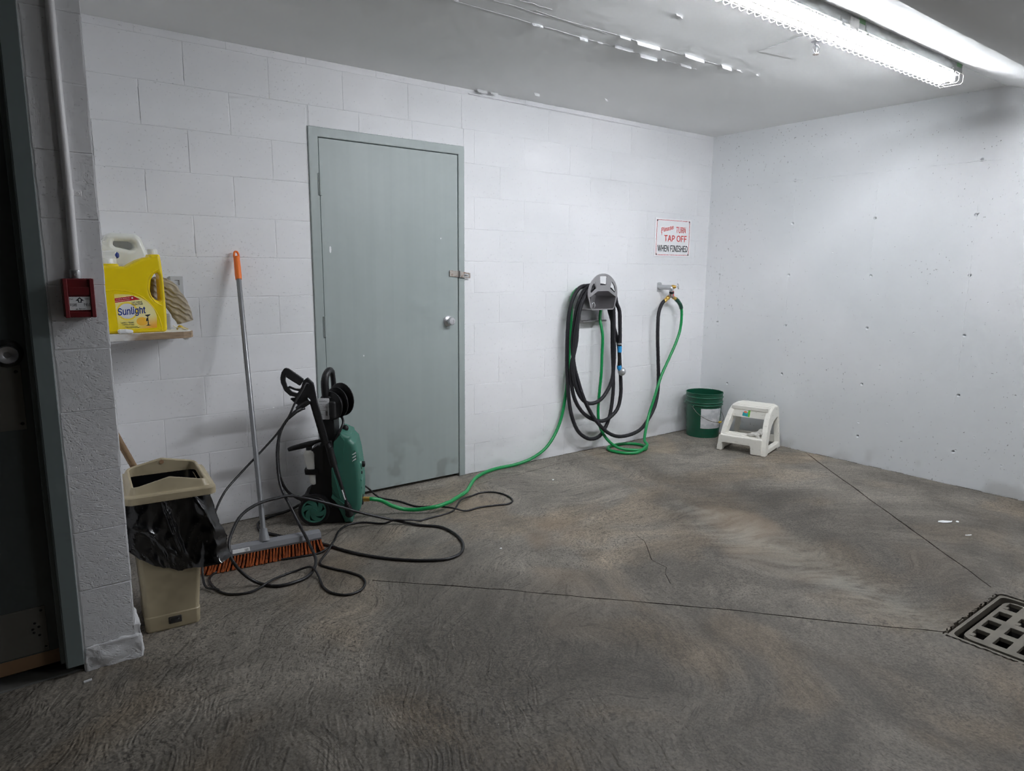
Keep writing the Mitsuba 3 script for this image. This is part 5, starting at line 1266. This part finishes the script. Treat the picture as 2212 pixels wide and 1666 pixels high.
BK = [(-0.628, -0.092, 1.138), (-0.647, -0.09, 1.127), (-0.678, -0.09, 1.087), (-0.697, -0.09, 1.032), (-0.699, -0.09, 0.94), (-0.692, -0.09, 0.807), (-0.664, -0.08, 0.648), (-0.640, -0.07, 0.487), (-0.645, -0.07, 0.371), (-0.687, -0.08, 0.271), (-0.763, -0.09, 0.186), (-0.854, -0.105, 0.125), (-0.97, -0.13, 0.103), (-1.096, -0.14, 0.099), (-1.181, -0.145, 0.111), (-1.28, -0.150, 0.153), (-1.354, -0.145, 0.211), (-1.44, -0.14, 0.304), (-1.496, -0.135, 0.388), (-1.544, -0.13, 0.48), (-1.585, -0.125, 0.588), (-1.613, -0.12, 0.675), (-1.628, -0.115, 0.769), (-1.631, -0.11, 0.862), (-1.622, -0.11, 0.953), (-1.610, -0.115, 1.063), (-1.585, -0.12, 1.153), (-1.541, -0.12, 1.225), (-1.466, -0.115, 1.262), (-1.41, -0.115, 1.262), (-1.345, -0.118, 1.242), (-1.280, -0.119, 1.192), (-1.258, -0.12, 1.10),
      # second strand
      (-1.232, -0.11, 0.95), (-1.205, -0.09, 0.80), (-1.18, -0.08, 0.64), (-1.170, -0.08, 0.489), (-1.178, -0.08, 0.37), (-1.205, -0.085, 0.263), (-1.255, -0.085, 0.168), (-1.317, -0.09, 0.118), (-1.397, -0.09, 0.109), (-1.464, -0.09, 0.133), (-1.531, -0.085, 0.187), (-1.582, -0.08, 0.279), (-1.612, -0.075, 0.386), (-1.634, -0.075, 0.531), (-1.647, -0.075, 0.674), (-1.650, -0.075, 0.813), (-1.653, -0.08, 0.944), (-1.641, -0.08, 1.072), (-1.605, -0.08, 1.179), (-1.540, -0.08, 1.250), (-1.46, -0.078, 1.262), (-1.39, -0.078, 1.262), (-1.342, -0.079, 1.242), (-1.274, -0.082, 1.188), (-1.246, -0.085, 1.08),
      (-1.205, -0.10, 0.95), (-1.166, -0.115, 0.820), (-1.150, -0.12, 0.686), (-1.132, -0.12, 0.535), (-1.128, -0.12, 0.425), (-1.154, -0.12, 0.328), (-1.214, -0.12, 0.274), (-1.309, -0.12, 0.244), (-1.417, -0.118, 0.27), (-1.51, -0.110, 0.33), (-1.583, -0.105, 0.425), (-1.618, -0.10, 0.534), (-1.629, -0.10, 0.675), (-1.613, -0.13, 0.86), (-1.608, -0.14, 1.045), (-1.581, -0.152, 1.153), (-1.530, -0.152, 1.225), (-1.46, -0.152, 1.264), (-1.40, -0.152, 1.264), (-1.343, -0.15, 1.244), (-1.282, -0.148, 1.192), (-1.262, -0.145, 1.10),
      (-1.245, -0.14, 0.92), (-1.223, -0.13, 0.72), (-1.237, -0.125, 0.547), (-1.3, -0.12, 0.445), (-1.365, -0.12, 0.403), (-1.444, -0.12, 0.394), (-1.509, -0.12, 0.418), (-1.576, -0.122, 0.492), (-1.632, -0.128, 0.629), (-1.640, -0.138, 0.816), (-1.634, -0.158, 1.000), (-1.606, -0.170, 1.14), (-1.548, -0.176, 1.222), (-1.46, -0.178, 1.264), (-1.40, -0.178, 1.262), (-1.340, -0.172, 1.244), (-1.270, -0.164, 1.188), (-1.240, -0.155, 1.130), (-1.210, -0.155, 1.079), (-1.196, -0.152, 0.985), (-1.188, -0.150, 0.887), (-1.187, -0.15, 0.805)]
put('coiled_hose', tube(BK, 0.0140, 12, 7), 'm_hose_black', smooth=True, label='thick black rubber hose coiled on the wall hanger', cat='hose')
put('coiled_hose__clamp', xf(lathe([(0.0155, -0.006), (0.0165, -0.006), (0.0165, 0.006), (0.0155, 0.006)], 18, True), mv(np.eye(4), -1.1872, -0.150, 0.828)), 'm_zinc', smooth=30)
put('coiled_hose__connector', xf(lathe([(0, -0.030), (0.012, -0.030), (0.0155, -0.026), (0.0165, -0.012), (0.015, -0.008), (0.0165, -0.004), (0.0165, 0.020), (0.0, 0.022)], 18), mv(np.eye(4), -1.187, -0.15, 0.791)), 'm_blue_fit', smooth=35, label='blue hose connector')
put('coiled_hose__valve_stem', tube([(-1.187, -0.15, 0.771), (-1.187, -0.15, 0.707), (-1.186, -0.15, 0.658)], [0.0125, 0.0115, 0.0135], 14, 4), 'm_black', smooth=35)
put('coiled_hose__nozzle_collar', tube([(-1.188, -0.15, 0.663), (-1.184, -0.152, 0.640), (-1.178, -0.155, 0.628)], [0.0165, 0.0175, 0.014], 14, 4), 'm_blue_fit', smooth=35)
put('coiled_hose__nozzle', tm(Manifold.sphere(0.033, 32).scale([0.85, 1, 1]).translate([-1.164, -0.158, 0.617])), 'm_zinc', smooth=True, label='grey ball-shaped spray nozzle')
put('coiled_hose__end_coupling', tube([(-0.590, -0.095, 1.166), (-0.604, -0.095, 1.156), (-0.610, -0.095, 1.152), (-0.626, -0.093, 1.140), (-0.640, -0.092, 1.129)], [0.0165, 0.0175, 0.0135, 0.0165, 0.0125], 14, 3), 'm_brass', smooth=30, label='brass coupling at the tap')

# hose hanger
rim_o = circ(-1.4365, 1.205, 0.145, 48)
arch = [p_ for p_ in rim_o if p_[1] > 1.175]
arch = sorted(arch, key=lambda p_: math.atan2(p_[1] - 1.205, p_[0] + 1.4365) if math.atan2(p_[1] - 1.205, p_[0] + 1.4365) > -1.5 and p_[0] > -1.45 else math.atan2(p_[1] - 1.205, p_[0] + 1.4365) % (2 * math.pi))
outline = arch + [(-1.560, 1.115), (-1.541, 1.092), (-1.332, 1.092), (-1.315, 1.110)]
win = [[(-1.471, 1.331), (-1.466, 1.268), (-1.407, 1.268), (-1.402, 1.331)], [(-1.519, 1.296), (-1.548, 1.262), (-1.560, 1.228), (-1.554, 1.212), (-1.507, 1.243)], [(-1.354, 1.296), (-1.325, 1.262), (-1.313, 1.228), (-1.319, 1.212), (-1.366, 1.243)]]
mouth = [(-1.567, 1.182), (-1.488, 1.226), (-1.386, 1.226), (-1.306, 1.182), (-1.325, 1.108), (-1.337, 1.099), (-1.536, 1.099), (-1.548, 1.108)]
pl = cs(outline)
for w_ in win:
    pl = pl - rnd(cs(w_ if CrossSection([w_]).area() > 0 else w_[::-1]), 0.003)
pl = pl - rnd(cs(mouth[::-1]), 0.003)
put('hose_hanger__front_plate', xzx(pillow(pl, 0.010, 0.003, 3), -0.200), 'm_alu', smooth=35)
outer = cs([(-1.571, 1.186), (-1.490, 1.234), (-1.384, 1.234), (-1.302, 1.186), (-1.322, 1.102), (-1.336, 1.093), (-1.537, 1.093), (-1.551, 1.102)][::-1])
put('hose_hanger__saddle', xzx((outer - outer.offset(-0.004, m3.JoinType.Miter)).extrude(0.199), -0.002), 'm_alu', smooth=20)
put('hose_hanger__back_plate', xzx(pillow(rnd(cs([(-1.50, 1.09), (-1.36, 1.09), (-1.36, 1.24), (-1.50, 1.24)]), 0.01), 0.004, 0.001, 2), 0.0), 'm_alu', smooth=20)
lb = hull([(x, y, z) for x in (-1.470, -1.235) for y, z in ((0.0, 1.085), (0.0, 1.000), (-0.020, 1.000), (-0.012, 1.08))]) + cb(-1.475, -1.230, -0.048, 0.0, 0.992, 1.006, 0.003)
put('hose_hanger__lower_bracket', tm(lb), 'm_alu', smooth=20)
put('hose_hanger__clip', cat_(tube([(-1.545, -0.19, 1.20), (-1.520, -0.15, 1.18), (-1.500, -0.12, 1.14), (-1.49, -0.12, 1.102)], 0.006, 10, 5), tube([(-1.487, -0.15, 1.13), (-1.475, -0.155, 1.145), (-1.468, -0.16, 1.128), (-1.472, -0.16, 1.106)], 0.003, 8, 5)), 'm_zinc', smooth=True)
tag('hose_hanger', 'grey metal wall hanger with an arched openwork front', 'hose hanger')

# ================================================================= TAP AND SIGN
TZ = 1.242
put('water_tap__flange', xf(pillow(rnd(cs([(-0.625, TZ - 0.038), (-0.575, TZ - 0.038), (-0.575, TZ + 0.038), (-0.625, TZ + 0.038)]), 0.01), 0.005, 0.001, 2), mv(XZ, y=0.0)), 'm_zinc', smooth=20)
put('water_tap__body', tube([(-0.600, 0.0, TZ), (-0.600, -0.030, TZ), (-0.598, -0.060, TZ), (-0.590, -0.095, TZ), (-0.586, -0.110, TZ - 0.004), (-0.584, -0.118, TZ - 0.028)], [0.021, 0.020, 0.018, 0.020, 0.0215, 0.016], 16, 5), 'm_zinc', smooth=35)
put('water_tap__bonnet', tube([(-0.590, -0.095, TZ), (-0.572, -0.125, TZ + 0.004), (-0.560, -0.142, TZ + 0.007)], [0.018, 0.017, 0.009], 14, 4), 'm_brass', smooth=30)
hw = lathe([(0.021 + 0.004 * math.cos(a), 0.004 * math.sin(a)) for a in np.linspace(0, 2 * math.pi, 8, endpoint=False)], 28, True)
hm = axis_frame((-0.552, -0.154, TZ + 0.010), (0.50, -0.82, 0.2))
sp_ = [tube([(0.0, 0, 0), (0.024 * math.cos(a), 0.024 * math.sin(a), 0)], 0.0028, 8, smooth=False) for a in (0, 2.1, 4.2)]
put('water_tap__handwheel', xf(cat_(hw, *sp_), hm), 'm_zinc', smooth=40)
put('water_tap__spout_nut', xf(lathe([(0, 0), (0.0175, 0), (0.019, 0.003), (0.019, 0.014), (0.0175, 0.017), (0, 0.017)], 8), mv(np.eye(4), -0.584, -0.118, TZ - 0.050)), 'm_black')
tag('water_tap', 'brass and grey metal wall tap under the white sign', 'tap')
put('hose_splitter__body', cat_(tube([(-0.584, -0.116, TZ - 0.048), (-0.583, -0.110, TZ - 0.066), (-0.590, -0.100, TZ - 0.074)], [0.014, 0.016, 0.012], 14, 4), tube([(-0.580, -0.106, TZ - 0.060), (-0.592, -0.096, TZ - 0.075)], 0.0125, 12, smooth=False), tube([(-0.582, -0.108, TZ - 0.060), (-0.545, -0.098, TZ - 0.076)], 0.0125, 12, smooth=False)), 'm_rusty', smooth=35)
put('hose_splitter__lever', xf(rb(-0.007, 0.007, -0.006, 0.006, 0.0, 0.044, 0.0055, 12), mv(np.eye(4), -0.556, -0.112, TZ - 0.072)), 'm_red_tap', smooth=40, label='red shut-off lever')
tag('hose_splitter', 'small brass two-way splitter with a red lever, screwed under the tap', 'splitter')

sx0, sx1, sz0, sz1 = -0.6835, -0.2420, 1.4860, 1.7880
U = lambda t: sx0 + t * (sx1 - sx0)
V = lambda t: sz1 - t * (sz1 - sz0)
put('wall_sign__panel', tm(cb(sx0, sx1, -0.006, -0.0005, sz0, sz1, 0.001)), 'm_sign')
o_, i_ = 0.042, 0.053
bord = cs([(U(o_), V(1 - o_)), (U(1 - o_), V(1 - o_)), (U(1 - o_), V(o_)), (U(o_), V(o_))], [[(U(i_ - 0.002), V(1 - i_)), (U(1 - i_ + 0.002), V(1 - i_)), (U(1 - i_ + 0.002), V(i_)), (U(i_ - 0.002), V(i_))][::-1]])
put('wall_sign__border', xzx(bord.extrude(0.0006), -0.006), 'm_sign_red')
put('wall_sign__red_lettering', cat_(text_in('Please', U(0.165), U(0.505), V(0.375), V(0.255), -0.006, 0.0006, skew=0.07, rot=0.20), text_in('TURN', U(0.575), U(0.845), V(0.365), V(0.205), -0.006, 0.0006), text_in('TAP OFF', U(0.255), U(0.885), V(0.600), V(0.430), -0.006, 0.0006), flat([(U(0.168), V(0.36)), (U(0.190), V(0.355)), (U(0.186), V(0.455))], -0.006, 0.0006)), 'm_sign_red')
put('wall_sign__black_lettering', text_in('WHEN FINISHED', U(0.085), U(0.925), V(0.870), V(0.695), -0.006, 0.0006), 'm_ink')
for (u_, v_) in ((0.056, 0.062), (0.945, 0.062), (0.056, 0.940), (0.945, 0.940)):
    put('wall_sign__fastener', xf(lathe([(0, 0.003), (0.0055, 0.002), (0.0065, 0.0)], 12), axis_frame((U(u_), -0.006, V(v_)), (0, -1, 0))), 'm_ink', smooth=True)
tag('wall_sign', 'white sign reading Please TURN TAP OFF WHEN FINISHED, above the tap', 'sign')

# ================================================================= BUCKET
BC = np.array([-0.205, -0.205, 0.0])
bk = [(0.0, 0.004), (0.128, 0.004), (0.130, 0.0), (0.1325, 0.004), (0.1455, 0.262), (0.1465, 0.266), (0.153, 0.270), (0.1545, 0.274), (0.153, 0.277), (0.1475, 0.281), (0.148, 0.288), (0.154, 0.291), (0.1555, 0.295), (0.154, 0.298), (0.1485, 0.302), (0.1495, 0.330), (0.155, 0.333), (0.1565, 0.337), (0.155, 0.340), (0.1495, 0.344), (0.1505, 0.364), (0.1535, 0.368), (0.1535, 0.372), (0.1505, 0.374), (0.1475, 0.371), (0.1435, 0.26), (0.1300, 0.008), (0.0, 0.008)]
put('bucket__body', xf(lathe(bk, 56), mv(np.eye(4), *BC)), 'm_bucket', smooth=30, label='dark green ribbed plastic bucket body')
def on_bucket(a0, a1, z0, z1, off=0.0012, n=14):
    V_, F_ = [], []
    for i in range(n + 1):
        a = a0 + (a1 - a0) * i / n
        for z in (z0, z1):
            r = 0.1325 + (0.1455 - 0.1325) * (z - 0.004) / 0.258
            for d in (0.0002, off):
                V_.append((BC[0] + (r + d) * math.cos(a), BC[1] + (r + d) * math.sin(a), z))
    for i in range(n):
        b_ = i * 4
        F_ += [(b_ + 1, b_ + 5, b_ + 7), (b_ + 1, b_ + 7, b_ + 3), (b_, b_ + 6, b_ + 4), (b_, b_ + 2, b_ + 6), (b_ + 2, b_ + 3, b_ + 7), (b_ + 2, b_ + 7, b_ + 6), (b_, b_ + 5, b_ + 1), (b_, b_ + 4, b_ + 5)]
    return trimesh.Trimesh(V_, F_, process=False)
toC = math.atan2(CAM[1] - BC[1], CAM[0] - BC[0])
put('bucket__label', on_bucket(toC - 0.14, toC + 1.20, 0.082, 0.250), 'm_paper', smooth=30, label='weathered white paper label')
ear1, ear2 = toC - 0.62, toC - 0.62 + math.pi
def bpt(a, r, z): return np.array([BC[0] + r * math.cos(a), BC[1] + r * math.sin(a), z])
for e_ in (ear1, ear2):
    put('bucket__ear', xf(lathe([(0, 0.010), (0.009, 0.009), (0.013, 0.004), (0.014, 0.0)], 16), axis_frame(bpt(e_, 0.1455, 0.262), (math.cos(e_), math.sin(e_), 0))), 'm_bucket', smooth=40)
bail = [bpt(ear1 + (math.pi) * t, 0.157 + 0.010 * math.sin(math.pi * t), 0.262 - 0.125 * math.sin(math.pi * t) ** 0.8) for t in np.linspace(0, 1, 13)]
put('bucket__bail', tube(bail, 0.0022, 8, 6), 'm_wire', smooth=True, label='thin wire bail hanging down the front')
mid = bail[6]
put('bucket__bail__grip', tube([bail[5] * 0.35 + mid * 0.65, mid, bail[7] * 0.35 + mid * 0.65], 0.0085, 12, 4), 'm_gold_dry', smooth=35)
tag('bucket', 'dark green plastic bucket with a white label in the corner', 'bucket')

# ================================================================= STEP STOOL
sw = np.array([0.342, -0.940, 0]); sb = np.array([0.940, 0.342, 0])
_sd = math.radians(4.0)
w1 = sw * math.cos(_sd) - sb * math.sin(_sd); b1 = sb * math.cos(_sd) + sw * math.sin(_sd)
w1 /= np.linalg.norm(w1); b1 /= np.linalg.norm(b1)
# local x = to the stool's right as seen, y = up, z = x cross y -> towards the viewer; b (depth) = -z
SO = np.array([-0.520, -0.582, 0.0])
SMt = np.eye(4); SMt[:3, 0], SMt[:3, 1], SMt[:3, 2], SMt[:3, 3] = w1, b1, np.cross(w1, b1), SO
if SMt[2, 2] < 0:
    SMt[:3, 2] *= -1
SW, SD, SH, S1 = 0.375, 0.385, 0.338, 0.128
def stl(m): return xf(m, SMt)
def to_side(man, x, flip=False):
    """A drawing in (depth, height), extruded along the stool's width from x."""
    A = np.array([[0, 0, 1, x], [1, 0, 0, 0], [0, 1, 0, 0], [0, 0, 0, 1.0]])
    return SMt @ A, man
prof_s = [(0.0, 0.0), (0.062, 0.0), (0.064, 0.010), (SD - 0.072, 0.010), (SD - 0.070, 0.0), (SD, 0.0), (SD - 0.006, SH - 0.06), (SD - 0.012, SH - 0.02), (SD - 0.030, SH), (0.240, SH), (0.200, SH - 0.010), (0.160, SH - 0.030), (0.120, 0.272), (0.084, 0.230), (0.052, 0.178), (0.026, 0.118), (0.006, 0.045)]
win_s = [(0.078, 0.048), (SD - 0.042, 0.048), (SD - 0.046, 0.250), (SD - 0.085, 0.248), (0.238, 0.232), (0.188, 0.206), (0.146, 0.168), (0.112, 0.120), (0.090, 0.080)]
side_cs = rnd(cs(prof_s), 0.004) - rnd(cs(win_s), 0.008)
for x_, nm in ((0.0, 'side'), (SW - 0.038, 'side')):
    A, mm = to_side(pillow(side_cs, 0.038, 0.010, 4), x_)
    m_ = tm(mm); m_.apply_transform(np.array([[0, 0, 1, x_], [1, 0, 0, 0], [0, 1, 0, 0], [0, 0, 0, 1.0]]))
    sgn = 1 if x_ == 0 else -1
    m_.vertices[:, 0] += sgn * 0.030 * (m_.vertices[:, 2] / SH)           # the sides lean inwards
    m_.apply_transform(SMt)
    put('step_stool__side', m_, 'm_stool', smooth=35)
top = rb(0.046, SW - 0.046, 0.156, SD - 0.012, SH - 0.030, SH + 0.002, 0.006, 14)
put('step_stool__top_step', stl(top), 'm_stool', smooth=35)
apr = hull([(0.050, 0.165, SH - 0.008), (SW - 0.050, 0.165, SH - 0.008), (0.044, 0.152, SH - 0.085), (SW - 0.044, 0.152, SH - 0.085), (0.050, 0.185, SH - 0.008), (SW - 0.050, 0.185, SH - 0.008), (0.044, 0.172, SH - 0.085), (SW - 0.044, 0.172, SH - 0.085)])
put('step_stool__top_apron', stl(apr), 'm_stool', smooth=35)
low = rb(0.018, SW - 0.040, 0.0, 0.150, S1 - 0.030, S1, 0.008, 14)
put('step_stool__low_step', stl(low), 'm_stool', smooth=35)
fa = pillow(rnd(cs([(0.0, 0.004), (0.030, 0.004), (0.040, 0.060), (0.048, 0.068), (0.250, 0.068), (0.258, 0.060), (0.262, 0.004), (0.342, 0.004), (0.340, S1 - 0.004), (0.014, S1 - 0.004)]), 0.006), 0.028, 0.008, 3)
m_ = tm(fa); m_.apply_transform(np.array([[1, 0, 0, 0], [0, 0, -1, 0.022], [0, 1, 0, 0], [0, 0, 0, 1.0]]))
put('step_stool__front_apron', stl(m_), 'm_stool', smooth=35)
put('step_stool__back_rail', stl(tm(cb(0.03, SW - 0.03, SD - 0.030, SD - 0.018, 0.040, 0.100, 0.003))), 'm_stool')
for j in range(9):
    yy = 0.180 + j * 0.0215
    put('step_stool__top_rib', stl(tm(cb(0.056, SW - 0.056, yy, yy + 0.008, SH, SH + 0.0085, 0.0028))), 'm_stool')
for j in range(5):
    yy = 0.022 + j * 0.024
    put('step_stool__low_rib', stl(tm(cb(0.032, SW - 0.075, yy, yy + 0.010, S1 - 0.001, S1 + 0.0050, 0.0025))), 'm_stool')
for fx, fy in ((0.014, 0.014), (0.290, 0.014), (0.350, 0.030), (0.014, SD - 0.04), (0.355, SD - 0.04)):
    put('step_stool__foot', stl(tm(cb(fx - 0.012, fx + 0.020, fy - 0.012, fy + 0.022, 0.0, 0.012, 0.002))), 'm_grey_plastic')
def stick(poly, d=0.0008):
    """A sticker on the top apron; drawing: x across, y up along the apron's slope."""
    F = frame((0, 0.152, SH - 0.085), (1, 0, 0), (0, 0.013, 0.077))
    return stl(xf(cs(poly).extrude(d), F))
put('step_stool__sticker', stick([(0.134, 0.008), (0.190, 0.004), (0.194, 0.074), (0.138, 0.062)]), 'm_label_white', label='teal and lime sticker on the stool front')
put('step_stool__sticker__teal', stick([(0.134, 0.010), (0.178, 0.006), (0.178, 0.046), (0.165, 0.030), (0.136, 0.038)], 0.0012), 'm_teal')
put('step_stool__sticker__lime', stick([(0.178, 0.005), (0.190, 0.004), (0.194, 0.074), (0.182, 0.072), (0.176, 0.050)], 0.0013), 'm_lime')
put('step_stool__sticker__coral', stick([(0.140, 0.040), (0.150, 0.048), (0.168, 0.044), (0.172, 0.036), (0.150, 0.034)], 0.0016), 'm_coral')
tag('step_stool', 'white plastic two-step stool standing against the right wall', 'step stool')
# rag left on its low step
rg = tm(Manifold.batch_hull([ball((0.0, 0, 0.010), 0.012, 14), ball((0.075, 0.0, 0.020), 0.014, 14), ball((0.045, 0.03, 0.022), 0.014, 14)]).refine_to_length(0.005) + Manifold.batch_hull([ball((0.060, 0.015, 0.020), 0.016, 14), ball((0.085, 0.030, 0.052), 0.014, 14), ball((0.098, 0.005, 0.030), 0.012, 14)]).refine_to_length(0.005) + Manifold.batch_hull([ball((0.070, -0.005, 0.012), 0.013, 14), ball((0.100, -0.038, -0.020), 0.010, 14), ball((0.108, -0.050, -0.058), 0.006, 12)]).refine_to_length(0.005))
dd = meshkit.fbm(rg.vertices * 55, 3, 8) - 0.5
rg.vertices += rg.vertex_normals * (dd * 0.018)[:, None]
rg.apply_translation([0.222, 0.050, S1 + 0.002])
put('floor_rag', stl(rg), 'm_rag', smooth=50, label='crumpled grey rag on the low step of the white stool', cat='rag')

# ================================================================= DRAIN AND FLOOR LITTER
put('floor_drain__pit', tm((Manifold.cube([DX1 - DX0 + 0.06, DY1 - DY0 + 0.05, 0.27]).translate([DX0 - 0.03, DY0 - 0.025, -0.30]) - Manifold.cube([DX1 - DX0 + 0.02, DY1 - DY0 + 0.01, 0.3]).translate([DX0 - 0.01, DY0 - 0.005, -0.28]))), 'm_pit', label='dark drain pit')
fr_ = rnd(cs([(DX0 - 0.024, DY0 - 0.018), (DX1 + 0.022, DY0 - 0.018), (DX1 + 0.022, DY1 + 0.016), (DX0 - 0.024, DY1 + 0.016)]), 0.02) - rnd(cs([(DX0 - 0.010, DY0 - 0.004), (DX1 + 0.008, DY0 - 0.004), (DX1 + 0.008, DY1 + 0.004), (DX0 - 0.010, DY1 + 0.004)]), 0.03)
put('floor_drain__frame', xf(fr_.extrude(0.03), mv(np.eye(4), z=-0.034)), 'm_grate', label='rusted drain frame')
gt = rnd(cs([(DX0 + 0.024, DY0 + 0.012), (DX1 - 0.006, DY0 + 0.012), (DX1 - 0.006, DY1 - 0.016), (DX0 + 0.024, DY1 - 0.016)]), 0.04)
for r_ in range(6):
    for c_ in range(4):
        xh, yh = -2.032 + 0.1185 * c_, -2.874 - 0.0775 * r_
        hx = [(xh, yh - 0.047), (xh + 0.077, yh - 0.047), (xh + 0.077, yh), (xh, yh)]
        gt = gt - rnd(cs(hx), 0.004)
        if (r_ + c_) % 3 == 0:
            gt = gt + cs([(xh + 0.002, yh - 0.014), (xh + 0.030, yh - 0.014), (xh + 0.030, yh + 0.001), (xh + 0.002, yh + 0.001)])
put('floor_drain__grate', xf(pillow(gt, 0.016, 0.002, 2), mv(np.eye(4), z=-0.028)), 'm_grate', smooth=20, label='rusted cast grate with rectangular holes')
tag('floor_drain', 'rusted square drain grate sunk in the concrete floor', 'drain')
put('pebble', lump(-0.009, 0.009, -0.008, 0.008, 0, 0.016, 0.008, 90, 3).apply_translation([-2.083, -2.955, -0.032]), 'm_label_white', smooth=True, label='small white pebble lying in the gap of the drain frame', cat='pebble')


def chip(x, y, L, W, h, a, seed, label=None, group='paint chips on the floor'):
    r = random.Random(seed)
    P = [(L * 0.5 * math.cos(t) * r.uniform(0.6, 1.1), W * 0.5 * math.sin(t) * r.uniform(0.6, 1.1)) for t in np.linspace(0, 2 * math.pi, 8, endpoint=False)]
    m = tm(cs(P).extrude(h)) if cs(P).area() > 0 else tm(cs(P[::-1]).extrude(h))
    m.vertices[:, 2] += 0.25 * np.maximum(0, m.vertices[:, 0]) * 0.3
    m.apply_transform(trimesh.transformations.rotation_matrix(a, [0, 0, 1]))
    m.apply_translation([x, y, 0.0003])
    put('paint_chip', m, 'm_flake', label=label, cat='paint chip', group=group)


chip(-4.801, -1.236, 0.036, 0.012, 0.004, 0.1, 1, 'white paint chip on the floor in front of the pier')
chip(-0.801, -2.312, 0.085, 0.040, 0.003, -0.6, 2, 'largest white paint chip on the floor left of the right wall')
chip(-0.741, -2.355, 0.030, 0.020, 0.003, 0.2, 3, 'small paint chip just right of the largest chip')
chip(-0.913, -2.474, 0.045, 0.012, 0.003, -0.5, 4, 'narrow paint chip nearest the drain, below the largest chip')
chip(-2.075, -0.441, 0.018, 0.014, 0.003, 0.4, 5, 'white speck of paint on the floor before the green hose')
chip(-3.028, -1.156, 0.016, 0.012, 0.003, 0.8, 6, 'pale chip on the open floor beyond the hose loop')
